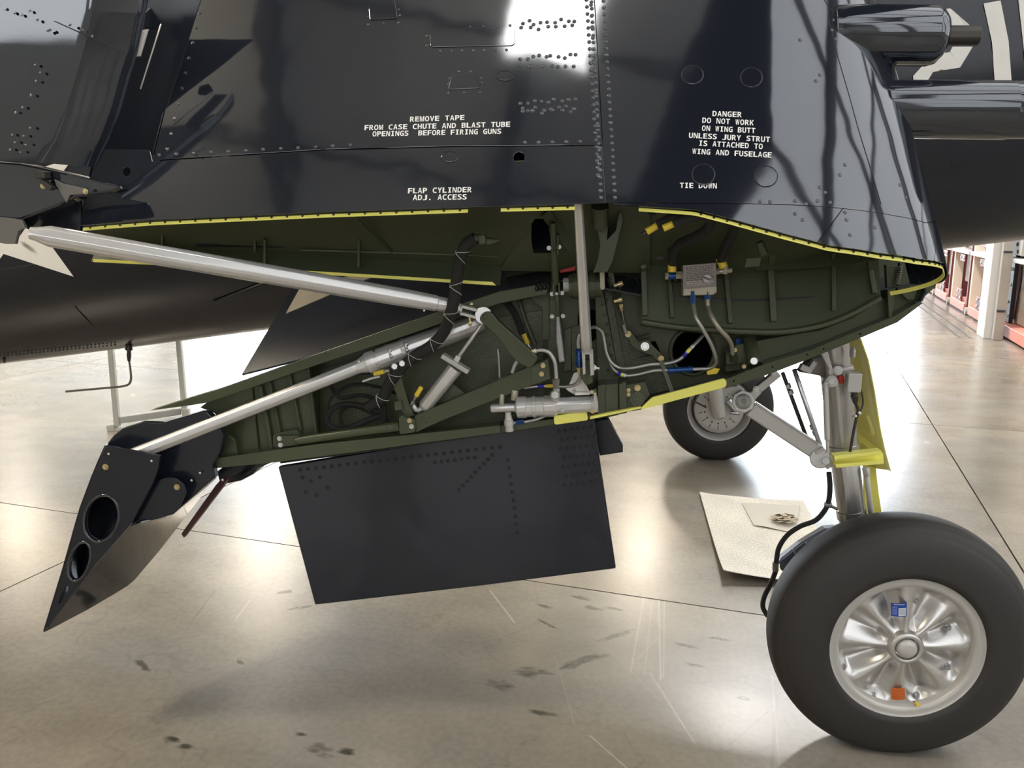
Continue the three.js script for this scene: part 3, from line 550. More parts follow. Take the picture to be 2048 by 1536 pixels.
{
  mesh('fuselage_skin', sheet((u, v) => fusAt(lerp(-5.2, 3.6, u), lerp(-Math.PI * .75, Math.PI * 1.25, v)), 90, 72, .004), M.blueFlat, fus);
  const patch = (a, b, n = 10, m = 6) => sheet((u, v) => fusPx(lerp(lerp(a[0][0], a[1][0], u), lerp(b[0][0], b[1][0], u), v), lerp(lerp(a[0][1], a[1][1], u), lerp(b[0][1], b[1][1], u), v)), n, m, .001);
  // number on the side: a 2 and a 1
  mesh('number_marking', [patch([[1872, 20], [1900, 17]], [[1882, 52], [1940, 53]]), patch([[1899, 17], [1902, 18]], [[1939, 55], [1941, 52]]), patch([[1908, 88], [1948, 89]], [[1900, 103], [1920, 135]]), patch([[1900, 104], [1920, 135]], [[1865, 110], [1866, 144]]), patch([[1865, 110], [1866, 144]], [[1826, 152], [1856, 160]]), patch([[1826, 152], [1856, 160]], [[1828, 172], [1855, 172]])], M.white, fus, 'white number 2');
  mesh('number_marking', [patch([[1967, 7], [2001, 1]], [[1984, 85], [2017, 82]]), patch([[1984, 85], [2017, 82]], [[1990, 175], [2024, 175]])], M.white, fus, 'white number 1');
  mesh('number_marking', patch([[2036, -5], [2075, -5]], [[2056, 175], [2090, 175]]), M.white, fus);
  // star insignia at the left
  const C = [-17, 434], R = 203, star = [];
  const tips = Array.from({ length: 10 }, (_, i) => { const a = (-36 + i * 36) * Math.PI / 180, r = i % 2 ? R * .382 : R; return [C[0] + r * Math.cos(a), C[1] - r * Math.sin(a)]; });
  for (let i = 0; i < 10; i += 2) { const l = tips[(i + 9) % 10], t = tips[i], r = tips[(i + 1) % 10]; star.push(patch([r, C], [t, l], 8, 8)); }
  mesh('star_insignia', star, M.white, fus, 'white star insignia');
  const sline = (l, r = .0025, mat = M.black) => mesh('panel_seam', tube(l.map(p => fusPx(p[0], p[1], .0005)), r, 24, 5), mat, fus);
  sline([[150, 612], [180, 645], [231, 690]], .004); sline([[1907, 262], [1903, 330], [1895, 385]]); sline([[1865, 110], [1866, 145]], .0015);
  sline([[1960, 250], [1960, 268]]); sline([[0, 540], [60, 530], [105, 522]], .0015);
  mesh('step_fairing', [rod(fusPx(427, 605, .01), fusPx(545, 560, .01), .007)], M.black, fus);
  const rv = []; for (const y of [708, 713]) for (const p of along([0, y], [230, y - 22], 30)) rv.push(fusPx(p[0], p[1] - 1, .001));
  stuff('rivet', rv, .006, M.black, fus, V(0, -.7, .7).normalize());
  // antenna mast hanging from the keel
  const an = group('antenna', plane); const aw = -1.75;
  mesh('antenna_base', lathe(at(258, 690, aw), at(258, 722, aw), [[0, .012], [.2, .02], [.3, .02], [.35, .011], [.7, .012], [1, .008]]), M.gunmetal, an);
  mesh('antenna_rod', tube(A([[258, 718, aw], [261, 740, aw], [262, 758, aw], [258, 768, aw], [248, 772, aw], [200, 777, aw], [132, 783, aw]]), .006, 60, 10), M.plate, an);
  mesh('drain_mast', rod(fusPx(8, 716, 0), at(9, 724, -1.7), .008), M.black, an);
}

// ---------------------------------------------------------------- WING STUB: skins, cut edge, closing rib
const stub = group('wing_stub', plane);
{
  const topE = [[300, 821], [430, 783], [640, 708], [800, 652], [1000, 585], [1095, 568]];
  const strip = (px, hpx, w, t, m, n = 'edge_flange', lab) => mesh(n, plate([...px, ...px.slice().reverse().map(p => [p[0] + (p[2] || 0), p[1] + hpx + (p[3] || 0)])], w, t, { bevel: .002 }), m, stub, lab);
  // cut edge, upper: thin overhang at the tail
  mesh('edge_flange', plate([[300, 821], [430, 781], [640, 706], [800, 650], [1000, 583], [1095, 566], [1095, 588], [1000, 607], [800, 675], [640, 728], [440, 797], [412, 806], [372, 812]], 0, .05, { bevel: .002 }), M.greenLip, stub);
  // gull wing skin between stub and fuselage: blue upper surface
  const gull = mesh('upper_skin', ruled(A([[484, 748, -.01], [640, 708, -.01], [800, 652, -.01], [1000, 584, -.01], [1120, 560, -.01]]), A([[618, 520, -1.25], [690, 512, -1.25], [800, 500, -1.25], [950, 480, -1.25], [1120, 460, -1.25]]), 20, 10, .006), M.blueFlat, stub);
  plane.updateMatrixWorld(true);
  const onSkin = (px, py) => {                                          // point of the gull skin below the upper edge
    const rc = new THREE.Raycaster(EYE_L.clone(), rayL(px, py).normalize()), m = new THREE.Mesh(gull.geometry, M.blueFlat); m.updateMatrixWorld();
    const h = rc.intersectObject(m)[0]; return h ? h.point : at(px, py, -.8);
  };
  const wq = [[572, 628], [742, 556], [742, 548], [606, 566]];
  mesh('tan_patch', sheet((u, v) => { const l = (a, b, t) => [lerp(a[0], b[0], t), lerp(a[1], b[1], t)], p = l(l(wq[0], wq[1], u), l(wq[3], wq[2], u), v); return onSkin(...p).add(V(0, .0025, .0015)); }, 10, 4, .002), std({ color: lin(.36, .32, .25), roughness: .9, bumpMap: castBump, bumpScale: .004 }), stub, 'tan gritty patch on the wing root');  // tan bumpy patch following the gull skin
  mesh('lower_skin', ruled(A([[560, 925, -.02], [900, 880, -.02], [1180, 838, -.02], [1450, 772, -.02], [1640, 706, -.02], [1790, 642, -.02], [1842, 600, -.02]]), A([[700, 720, -1.2], [900, 700, -1.2], [1180, 660, -1.2], [1450, 630, -1.2], [1600, 600, -1.2], [1690, 575, -1.2], [1720, 560, -1.2]]), 24, 4, .004), M.blueFlat, stub);
  mesh('upper_skin', ruled(A([[1122, 560, -.01], [1300, 592, -.01], [1500, 600, -.01], [1700, 588, -.01], [1832, 566, -.01]]), A([[1122, 460, -1.25], [1300, 468, -1.25], [1500, 480, -1.25], [1650, 500, -1.25], [1735, 530, -1.25]]), 20, 6, .005), M.blueFlat, stub);
  mesh('nose_skin', ruled(A([[1842, 602, -.01], [1850, 585, -.01], [1847, 568, -.01]]), A([[1730, 560, -1.2], [1738, 545, -1.2], [1735, 535, -1.2]]), 16, 3, .004), M.blueFlat, stub);
  // cut edge, lower
  mesh('edge_flange', plate([[378, 924], [640, 888], [1000, 851], [1002, 866], [640, 914], [560, 924], [379, 942]], 0, .05, { bevel: .002 }), M.greenLip, stub);
  mesh('edge_flange', plate([[1000, 852], [1108, 838], [1182, 826], [1182, 838], [1108, 850], [1002, 866]], -.01, .04, { bevel: .002 }), M.green, stub);
  mesh('edge_flange', plate([[1448, 760], [1530, 728], [1632, 697], [1634, 712], [1540, 748], [1452, 777]], .002, .04, { bevel: .001, holes: [[1468, 762], [1545, 734], [1614, 709]].map(p => circlePx(p[0], p[1], 2.6, 2.6, 12)) }), M.green, stub);
  mesh('edge_flange', plate([[1626, 698], [1700, 668], [1790, 632], [1838, 603], [1846, 606], [1795, 645], [1700, 685], [1634, 712]], -.006, .04, { bevel: .001, holes: [[1647, 698], [1720, 668]].map(p => circlePx(p[0], p[1], 2.6, 2.6, 12)) }), M.green, stub);
  // yellow edge guards
  mesh('edge_guard', plate(roundPoly([[1281, 817], [1304, 795], [1448, 757], [1453, 762], [1453, 774], [1284, 819]], 6), .008, .012), M.yellow, stub, 'long yellow edge guard');
  mesh('edge_guard', plate(roundPoly([[1107, 832], [1173, 822], [1176, 838], [1174, 841], [1109, 850]], 5), .008, .012), M.yellow, stub, 'small yellow edge guard');
  mesh('edge_guard', plate([[1180, 833], [1282, 813], [1283, 817], [1180, 839]], .004, .02), M.yellow, stub, 'thin yellow edge');
  // closing rib with lightening holes
  mesh('closing_rib', plate([[440, 797], [640, 727], [800, 674], [1000, 606], [1120, 585], [1290, 578], [1500, 590], [1700, 585], [1830, 568], [1846, 590], [1790, 645], [1640, 706], [1450, 772], [1280, 818], [1182, 838], [1000, 862], [600, 915], [412, 925], [452, 872], [447, 850]], -.13, .006,
    { holes: [circlePx(1385, 703, 42, 44), roundPoly([[1301, 683], [1311, 680], [1320, 700], [1322, 715], [1308, 705]], 4), circlePx(1263, 580, 17, 26), roundPoly([[1060, 500], [1060, 499], [1061, 499]], 0).length ? circlePx(1180, 640, 26, 45) : []] }), M.greenDark, stub);
  mesh('rib_ring', tube([...circlePx(1385, 703, 44, 46, 24), circlePx(1385, 703, 44, 46, 24)[0]].map(p => at(p[0], p[1], -.128)), .007, 72, 10), M.greenDark, stub);
  mesh('bay_back', plate([[460, 800], [1000, 600], [1300, 570], [1830, 565], [1780, 640], [1280, 820], [600, 915]], -.95, .005), M.green, stub);
  // tail part of the rib, lighter, with slots and stiffeners
  mesh('tail_rib', plate([[412, 806], [445, 795], [560, 755], [620, 735], [640, 900], [455, 921], [413, 923], [452, 874], [444, 846], [428, 826], [400, 815]], -.06, .006, { holes: [[[503, 776], [509, 774], [523, 898], [516, 901]]] }), M.green, stub);
  for (const [x0, y0, x1, y1, w] of [[521, 772, 546, 905, 9], [541, 765, 562, 870, 4], [580, 748, 602, 860, 5], [617, 735, 634, 875, 4]]) mesh('stiffener', boxAlong(at(x0, y0, -.05), at(x1, y1, -.05), pxm(w), .014), M.green, stub);
  mesh('corner_gusset', plate([[408, 921], [456, 870], [470, 880], [476, 915]], -.03, .012), M.green, stub);
  // front sheet between flange and lower edge
  mesh('nose_rib', plate([[1470, 690], [1565, 672], [1640, 660], [1704, 636], [1770, 596], [1842, 566], [1846, 590], [1790, 640], [1640, 700], [1560, 728], [1475, 756]], -.05, .005), M.greenDark, stub);
  mesh('nose_bulkhead', plate([[1720, 500], [1850, 515], [1884, 545], [1870, 575], [1842, 600], [1760, 625], [1720, 600]], -.3, .01), M.green, stub);
  mesh('nose_diaphragm', plate([[1772, 530], [1796, 530], [1794, 560], [1783, 640], [1778, 640]], -.02, .02), M.green, stub);
  mesh('nose_diaphragm', plate([[1800, 526], [1812, 530], [1836, 578], [1828, 600], [1815, 600], [1795, 580]], -.03, .02), M.greenDark, stub);
  { const l = []; for (let i = 0; i <= 90; i++) { const t = i / 90, c = at(lerp(1801, 1794, t), lerp(532, 570, t), -.01); l.push(c.add(V(.006 * Math.cos(t * 70), 0, .006 * Math.sin(t * 70)))); } mesh('spring', tube(l, .0015, 300, 6), M.plate, stub); }
  // spar bay posts
  for (const [px, w, m] of [[[[1098, 565], [1113, 565], [1122, 720], [1096, 720]], -.09, M.greenGloss], [[[1072, 560], [1098, 560], [1098, 680], [1084, 680], [1084, 615], [1062, 600]], -.08, M.green], [[[1190, 580], [1206, 578], [1238, 760], [1195, 762]], -.10, M.green], [[[1207, 580], [1222, 578], [1255, 760], [1239, 762]], -.11, M.greenGloss], [[[1128, 660], [1142, 655], [1142, 740], [1128, 745]], -.10, M.greenGloss], [[[1142, 655], [1162, 650], [1162, 740], [1143, 745]], -.11, M.greenGloss]]) mesh('spar_post', plate(px, w, .03), m, stub);
  const rv = [];
  for (const [x0, y0, x1, y1, n] of [[1200, 590, 1232, 750, 9], [1213, 600, 1216, 740, 7], [1085, 590, 1090, 670, 5]]) for (const p of along([x0, y0], [x1, y1], n)) rv.push(at(p[0], p[1], -.098));
  stuff('rivet', rv, .004, M.gunmetal, stub, V(0, 0, 1));
  mesh('glossy_web', plate([[640, 740], [960, 640], [1085, 620], [1090, 820], [900, 870], [640, 890]], -.122, .004, { bevel: .001 }), M.greenGloss, stub);
  mesh('glossy_web', plate([[1196, 765], [1218, 640], [1300, 690], [1330, 760], [1340, 790], [1240, 810], [1200, 812]], -.124, .003, { bevel: .001 }), M.greenGloss, stub);
  // lower spar fitting block
  mesh('spar_fitting', plate([[1195, 772], [1210, 768], [1210, 834], [1195, 838]], -.01, .10), M.greenGloss, stub);
  mesh('spar_fitting', plate([[1210, 770], [1237, 767], [1238, 830], [1210, 836]], -.02, .09), M.greenGloss, stub);
  mesh('spar_fitting', plate([[1238, 768], [1253, 765], [1254, 826], [1239, 829]], -.01, .09), M.green, stub);
  mesh('spar_fitting', plate([[1253, 770], [1290, 764], [1300, 790], [1282, 812], [1254, 824]], -.02, .05), M.green, stub);
  mesh('boss', lathe(at(1275, 798, -.02), at(1275, 798, 0), [[0, .022], [.6, .022], [.61, .016], [.8, .015], [.81, .008], [1, .007]]), M.greenDark, stub);
  for (const [x, y, r] of [[1275, 776, .0075], [1257, 780, .005], [1257, 789, .005]]) mesh('bolt', bolt(at(x, y, -.018), r), M.brass, stub);
}

// ---------------------------------------------------------------- HINGE BAY: fittings between stub and panel
const bay = group('hinge_fittings', plane);
{
  mesh('bay_back', plate([[1010, 425], [1300, 425], [1300, 620], [1010, 620]], -.24, .004), M.greenInside, bay);
  mesh('hinge_lug', plate([[1184, 412], [1216, 410], [1216, 452], [1214, 480], [1232, 460], [1236, 430], [1246, 412], [1246, 440], [1226, 520], [1214, 545], [1186, 545], [1195, 520], [1200, 490], [1196, 466], [1186, 455]], .10, .06), M.green, bay, 'curved green hinge lug');
  mesh('hinge_lug', lathe(at(1200, 412, .16), at(1200, 452, .13), [[0, .024], [1, .021]], 30), M.greenLip, bay);
  mesh('hinge_barrel', lathe(at(1138, 572, -.02), at(1203, 570, -.02), [[0, .036], [.12, .036], [.13, .040], [.30, .040], [.31, .036], [.62, .036], [.63, .042], [.82, .042], [.83, .036], [1, .036]], 36), M.green, bay);
  mesh('hinge_barrel', lathe(at(1126, 570, -.02), at(1138, 570, -.02), [[0, .020], [.1, .022], [1, .022]]), M.silverPaint, bay, 'pale metal hinge sleeve');
  mesh('red_tag', plate([[1120, 540], [1152, 532], [1150, 541], [1120, 546]], -.03, .002), M.red, bay, 'small red strip');
  mesh('lock_plate', [plate(roundPoly([[1199, 542], [1209, 542], [1210, 580], [1200, 580]], 5), .02, .008)], M.pipeTan, bay);
  mesh('link_tube', [rod(at(1109, 500, .06), at(1111, 568, .02), .011), rod(at(1106, 445, .10), at(1109, 500, .06), .009)], M.greenDark, bay);
  mesh('link_fork', [boxAlong(at(1104, 468, .08), at(1105, 508, .06), .006, .02), boxAlong(at(1116, 468, .08), at(1116, 508, .06), .006, .02)], M.greenDark, bay);
  mesh('link_fork', [boxAlong(at(1107, 565, .02), at(1108, 590, .02), .006, .02), boxAlong(at(1118, 565, .02), at(1119, 590, .02), .006, .02)], M.greenDark, bay);
  mesh('link_tube', rod(at(1114, 590, .02), at(1116, 632, 0), .007), M.green, bay);
  for (const [x, y] of [[1098, 496], [1118, 494], [1104, 588], [1113, 589], [1124, 586], [1104, 633], [1126, 632]]) mesh('bolt', bolt(at(x, y, .075 - (y - 490) * .0006), .005), M.silver, bay);
  // tapered lever; its daylight highlight is put into the pale steel colour
  mesh('tapered_lever', plate([[1112, 626], [1119, 626], [1126, 680], [1131, 724], [1118, 726], [1112, 690]], -.01, .014, { bevel: .005 }), M.steel, bay, 'tapered green lever with its bluish highlight put into a steel colour');
  mesh('wide_lug', boxAlong(at(1050, 500, -.02), at(1066, 502, -.02), .03, .02), M.greenDark, bay);
  mesh('knurled_rod', [0, 1, 2, 3].map(i => lathe(at(1070 + i * 8, 577 - i * 1.5, .0), at(1077 + i * 8, 576 - i * 1.5, .0), [[0, .007], [.3, .010], [.7, .010], [1, .007]], 16)), M.black, bay);
  // door latch rods right of the hinge
  mesh('latch_rod', [rod(at(1217, 556, -.04), at(1230, 600, -.06), .006), rod(at(1230, 600, -.06), at(1248, 640, -.07), .005), rod(at(1240, 566, -.05), at(1238, 600, -.05), .006)], M.greenGloss, bay);
  for (const [a, b] of [[[1228, 572], [1246, 566]], [[1228, 603], [1245, 598]]]) mesh('latch_pin', lathe(at(...a, -.04), at(...b, -.04), [[0, .006], [.5, .006], [.51, .008], [.9, .008], [1, .006]], 16), M.brass, bay);
  mesh('latch_bracket', plate([[1216, 545], [1226, 540], [1232, 575], [1226, 590], [1216, 560]], -.06, .02), M.greenGloss, bay);
  mesh('turnbuckle', rod(at(1242, 608, -.06), at(1244, 622, -.06), .008, .005, 8), M.brass, bay);
  mesh('turnbuckle', [rod(at(1244, 622, -.06), at(1250, 655, -.06), .003), boxAlong(at(1247, 650, -.06), at(1253, 668, -.05), .010, .008)], M.plate, bay);
}
// ---------------------------------------------------------------- poles and actuating rods
{
  // pole from the outer flap down to the crank
  const p = group('flap_push_rod', plane), a = at(60, 466, .46), b = at(905, 612, .05);
  mesh('rod_tube', lathe(a, b, [[0, .016], [.012, .018], [.04, .0275], [.72, .0275], [.86, .0265], [.955, .0235], [.957, .0215], [1, .0205]], 40), M.silver, p);
  mesh('rod_band', [lathe(at(858, 604, .072), at(861, 604.6, .072), [[0, .0236], [1, .0236]]), lathe(at(864, 605.5, .072), at(866, 606, .072), [[0, .0234], [1, .0234]])], M.gunmetal, p);
  for (const [x, y] of [[853, 594], [840, 612], [848, 621]]) mesh('rod_screw', dome(at(x, y, .072 + .014), .0035, V(0, .4, .9).normalize()), M.silver, p);
  mesh('rod_fork', [boxAlong(at(920, 611, .05), at(952, 619, .03), .008, .030), boxAlong(at(918, 625, .05), at(949, 633, .03), .008, .030), rod(at(902, 611, .052), at(924, 619, .045), .012)], M.silver, p);
  mesh('rod_eye', lathe(at(967, 631, .0), at(967, 631, .03), [[0, .025], [.15, .027], [.85, .027], [1, .025]], 32), M.silver, p);
  mesh('fork_bolt', [bolt(at(943, 609, .035), .006, V(0, 1, .1).normalize()), rod(at(939, 634, .035), at(941, 652, .035), .004), dome(at(940, 646, .04), .007)], M.brass, p);
  // second rod: flap actuator, big body then slim rod down to the flap
  const f = group('flap_actuator', plane), c = at(236, 922, .06), d = at(742, 724, -.04), e = at(965, 642, -.10);
  mesh('rod_tube', rod(c, d, .0222, .0218, 40), M.silver, f);
  mesh('actuator_body', lathe(at(708, 737, -.03), e, [[0, .0215], [.04, .0225], [.10, .031], [.105, .035], [.17, .035], [.172, .0335], [.19, .0335], [.192, .035], [.42, .035], [.9, .034], [1, .03]], 40), M.silver, f);
  for (const [x, y, r] of [[741, 724, .0356], [757, 718, .0356]]) mesh('body_groove', lathe(at(x, y, -.048), at(x + 2.4, y - .9, -.048), [[0, r], [1, r]], 40), M.gunmetal, f);
  for (const [x, y] of [[779, 711], [811, 699]]) { mesh('clamp_band', lathe(at(x - 3, y + 1, -.056), at(x + 4, y - 1.6, -.056), [[0, .0362], [.3, .0372], [1, .0362]], 36), M.silver, f); mesh('clamp_screw', [rod(at(x - 1, y - 12, -.02), at(x + 3, y + 3, -.018), .0045), dome(at(x + 1, y - 10, -.018), .006), dome(at(x + 3, y + 2, -.016), .006)], M.steel, f); }
  for (const [x, y] of [[717, 723], [714, 737], [742, 728]]) mesh('body_screw', dome(at(x, y, -.012), .0045, V(0, .3, 1).normalize()), M.silver, f);
  // tall strut: clevis at its foot, top behind the panel edge
  const s = group('wing_strut', plane), t0 = at(1156, 400, .27), t1 = at(1173, 700, .05);
  mesh('strut_tube', lathe(t0, t1, [[0, .0125], [.15, .013], [.8, .0165], [.86, .0165], [.862, .0168], [.99, .0168], [1, .014]], 32), M.silver, s);
  mesh('strut_clevis', [plate([[1163, 699], [1186, 699], [1186, 709], [1164, 709]], .062, .034), plate([[1163, 699], [1170, 699], [1171, 748], [1166, 750]], .062, .034), plate([[1178, 699], [1186, 699], [1188, 750], [1181, 752]], .062, .034)], M.silverPaint, s);
  mesh('strut_lug', plate([[1171, 720], [1178, 720], [1184, 745], [1186, 765], [1172, 772], [1160, 752]], .03, .03), M.green, s);
  mesh('clevis_bolt', [bolt(at(1188, 735, .045), .008, V(1, 0, 0)), rod(at(1188, 735, .045), at(1199, 737, .045), .003)], M.white, s);
}
// crank arm, jack, links
{
  const c = group('crank_arm', plane);
  mesh('arm', plate(roundPoly([[958, 640], [962, 628], [974, 622], [986, 627], [994, 640], [1078, 716], [1060, 738], [1030, 722], [996, 676]], 9), .045, .03, { bevel: .003 }), M.green, c);
  mesh('arm_edge', boxAlong(at(990, 640, .046), at(1072, 716, .046), .003, .004), M.greenLip, c);
  mesh('arm_pin', lathe(at(970, 634, .042), at(970, 634, .052), [[0, .007], [.7, .007], [1, .004]], 20), M.greenDark, c);
  const j = group('hydraulic_jack', plane), a = at(846, 818, -.02), b = at(911, 736, -.02);
  mesh('jack_cylinder', lathe(a, b, [[0, .014], [.08, .023], [1, .0245]], 32), M.silver, j);
  mesh('jack_flange', boxAlong(at(885, 710, -.015), at(938, 743, -.015), .014, .04), M.silverPaint, j);
  mesh('jack_gland', boxAlong(at(908, 729, -.018), at(918, 712, -.018), .018, .022), M.silver, j);
  mesh('jack_rod', rod(at(917, 714, -.018), at(966, 645, -.01), .0058), M.silver, j);
  mesh('jack_collar', lathe(at(962, 651, -.01), at(967, 643, -.01), [[0, .0075], [1, .0075]]), M.silverPaint, j);
  mesh('jack_elbow', [rod(at(824, 808, -.02), at(834, 822, -.02), .008), rod(at(834, 822, -.02), at(846, 816, -.02), .008)], M.silver, j);
  mesh('jack_tray', plate([[848, 812], [893, 758], [928, 786], [925, 796], [864, 808]], -.045, .004), M.greenGloss, j);
  // long link: bracket, tube, channel
  const k = group('control_link', plane);
  mesh('link_bracket', plate(roundPoly([[545, 872], [552, 866], [594, 860], [600, 872], [598, 890], [560, 897], [546, 895]], 4), -.03, .02), M.greenDark, k);
  mesh('link_end', plate([[552, 872], [596, 872], [600, 880], [598, 890], [556, 895]], -.01, .014), M.green, k);
  mesh('link_tube', lathe(at(592, 882, -.012), at(800, 852, -.008), [[0, .011], [.06, .0145], [.75, .0145], [.88, .017], [1, .017]], 24), M.green, k);
  mesh('link_clevis', plate(roundPoly([[797, 836], [803, 830], [815, 838], [830, 838], [832, 860], [828, 865], [799, 869]], 4), .014, .04), M.green, k);
  mesh('link_channel', plate([[829, 832], [1097, 716], [1101, 757], [1080, 764], [880, 843], [832, 865]], .006, .03, { bevel: .002 }), M.green, k);
  mesh('channel_end', plate([[1062, 733], [1097, 717], [1101, 757], [1090, 762], [1064, 771]], .009, .004), M.greenGloss, k);
  mesh('channel_edge', boxAlong(at(880, 812, .008), at(1030, 748, .008), .003, .003), M.greenLip, k);
  for (const [x, y, m] of [[819, 841, M.brass], [823, 853, M.silver], [1086, 731, M.brass], [1083, 748, M.brass]]) mesh('bolt', bolt(at(x, y, .014), .006), m, k);
  for (const [x, y] of [[559, 877], [561, 890]]) mesh('bolt', bolt(at(x, y, -.008), .006), M.silver, k);
  const rv = []; for (const [x, y] of [[774, 855], [784, 852], [788, 858], [792, 851], [845, 836], [852, 845], [848, 832], [858, 836], [580, 884], [586, 880]]) rv.push(at(x, y, .008));
  stuff('rivet', rv, .0035, M.green, k, V(0, 0, 1));
  // upright arm carrying the cable
  const u = group('cable_arm', plane);
  mesh('arm_plate', [plate([[782, 748], [800, 744], [806, 770], [818, 808], [828, 830], [812, 838], [800, 812], [788, 775]], -.01, .03), plate([[788, 804], [802, 800], [806, 820], [790, 822]], .0, .03)], M.green, u);
  mesh('arm_head', plate([[775, 752], [780, 743], [798, 740], [796, 756], [780, 760]], .0, .03), M.greenLip, u);
  for (const [x, y] of [[789, 733], [804, 727]]) mesh('cap_nut', lathe(at(x, y, -.01), at(x, y, .03), [[0, .0115], [.8, .0115], [1, .009]], 6), M.silver, u);
}
// ---------------------------------------------------------------- cap fittings, cables, hoses
{
  const cap = (x0, y0, x1, y1, w, r, parent, m = M.yellowDeep) => mesh('yellow_cap', lathe(at(x0, y0, w), at(x1, y1, w), [[0, r * .92], [.04, r], [.6, r * .97], [.62, r], [.97, r], [1, r * .9]], 18), m, parent, 'yellow plastic cap');
  const cable = group('cable_bundle', plane);
  const L1 = A([[952, 477, .13], [936, 486, .125], [922, 512, .11], [915, 550, .09], [910, 590, .075], [900, 630, .065], [885, 668, .03], [862, 692, .02], [830, 712, .01], [800, 738, .0], [780, 765, -.01], [765, 795, -.02], [735, 815, -.03]]);
  mesh('braided_sleeve', tube(L1, .018, 120, 16), M.hose, cable, 'black braided cable sleeve');
  const L2 = A([[735, 815, -.03], [705, 808, -.05], [675, 812, -.06], [658, 825, -.05], [655, 845, -.05], [672, 858, -.05], [700, 855, -.05], [740, 838, -.05], [770, 830, -.05]]);
  mesh('cable_loop', tube(L2, .009, 90, 12), M.hose, cable);
  mesh('cable_loop', tube(A([[760, 800, -.07], [720, 790, -.07], [680, 795, -.08], [662, 770, -.08], [690, 748, -.08], [740, 745, -.08]]), .006, 60, 10), M.hose, cable);
  mesh('cable_loop', tube(A([[655, 830, -.06], [660, 800, -.07], [700, 770, -.08], [760, 775, -.08], [800, 790, -.07]]), .005, 60, 10), M.hose, cable);
  mesh('cable_loop', tube(A([[690, 860, -.06], [680, 830, -.07], [700, 812, -.06], [740, 825, -.06], [775, 840, -.06], [770, 860, -.06]]), .005, 60, 10), M.hose, cable);
  mesh('cable_loop', tube(A([[765, 800, -.05], [768, 830, -.05], [762, 862, -.05]]), .009, 30, 10), M.hose, cable);
  const knot = (t) => { const c = new THREE.CatmullRomCurve3(L1, false, 'centripetal'), p = c.getPoint(t), d = c.getTangent(t); return [-1, 1].map(s => { const l = []; for (let i = 0; i <= 16; i++) { const a = i / 16 * 5.2, n = V(0, 0, 1).cross(d).normalize(); l.push(p.clone().addScaledVector(d, s * (i / 16 - .5) * .045).addScaledVector(n, .019 * Math.cos(a)).addScaledVector(V(0, 0, 1), .019 * Math.sin(a))); } return tube(l, .0011, 30, 5); }); };
  mesh('lacing_cord', [.16, .30, .42, .56, .68, .80, .93].flatMap(knot), M.thread, cable, 'white lacing cord');
  mesh('cable_plug', [rod(at(948, 477, .13), at(962, 476, .13), .012), boxAlong(at(957, 480, .13), at(973, 478, .13), .028, .028), rod(at(970, 484, .125), at(998, 481, .12), .014, .006)], M.greenDark, cable);
  cap(748, 748, 768, 743, .01, .0075, cable); mesh('fitting', rod(at(768, 743, .01), at(778, 741, .01), .005), M.pipeTan, cable);
  mesh('split_pin', [boxAlong(at(725, 763, -.02), at(745, 756, -.02), .006, .003), rod(at(745, 756, -.02), at(760, 753, -.02), .004)], M.silver, cable);
  cap(843, 774, 832, 792, .01, .0075, cable); mesh('fitting', [rod(at(832, 792, .01), at(827, 802, .0), .005), rod(at(827, 802, .0), at(822, 812, -.01), .006)], M.steel, cable);
  mesh('cable_loop', tube(A([[1010, 600, -.11], [1030, 630, -.11], [1045, 668, -.10]]), .010, 30, 12), M.hose, cable);
  mesh('cable_loop', tube(A([[1038, 600, -.11], [1050, 640, -.11], [1070, 690, -.10]]), .006, 30, 12), M.greenDark, cable);
  cap(1047, 668, 1056, 688, -.09, .0075, cable); mesh('fitting', rod(at(1056, 688, -.09), at(1061, 698, -.09), .003), M.silver, cable);

  const hoses = group('brake_hoses', plane);
  mesh('rubber_hose', tube(A([[1345, 528, .05], [1346, 508, .08], [1358, 489, .12], [1392, 473, .20], [1418, 454, .25], [1421, 438, .28], [1402, 430, .295], [1374, 435, .295], [1348, 447, .285]]), .0135, 90, 14), M.hose, hoses, 'black rubber hose');
  mesh('rubber_hose', tube(A([[1442, 520, .06], [1450, 494, .11], [1463, 470, .19], [1466, 450, .25], [1452, 436, .28], [1415, 428, .29], [1352, 434, .28], [1316, 450, .265]]), .0135, 90, 14), M.hose, hoses, 'black rubber hose');
  cap(1352, 445, 1326, 457, .285, .0095, hoses); cap(1318, 449, 1293, 464, .265, .0095, hoses);
  mesh('hose_end', rod(at(1293, 464, .265), at(1282, 470, .26), .0055), M.gunmetal, hoses);
  cap(1344, 526, 1344, 544, .05, .0125, hoses); cap(1439, 515, 1448, 535, .06, .0125, hoses);

  // valve block
  const v = group('valve_block', plane);
  const cv = document.createElement('canvas'); cv.width = 256; cv.height = 256; const c = cv.getContext('2d'); c.fillStyle = '#8a8580'; c.fillRect(0, 0, 256, 256);
  for (let i = 0; i < 12; i++) for (let x = 22; x < 220;) { const l = 6 + rng() * 22; c.fillStyle = i > 8 ? '#d8d4c8' : '#2c2622'; c.fillRect(x, 20 + i * 18, l, 5); x += l + 5 + rng() * 8; }
  const pt = new THREE.CanvasTexture(cv); pt.colorSpace = THREE.SRGBColorSpace;
  mesh('valve_body', plate([[1366, 534], [1432, 528], [1434, 585], [1426, 590], [1366, 592]], .05, .06, { bevel: .003 }), M.pipeTan, v);
  const fp = A([[1366, 531, .052], [1432, 526, .052], [1433, 573, .058], [1369, 578, .058]]), dp = new THREE.BufferGeometry();
  const face = sheet((a, b) => fp[3].clone().lerp(fp[2], a).lerp(fp[0].clone().lerp(fp[1], a), b), 1, 1, .002), fu = face.attributes.uv; for (let i = 0; i < 4; i++) fu.setXY(i, i % 2, i >> 1);
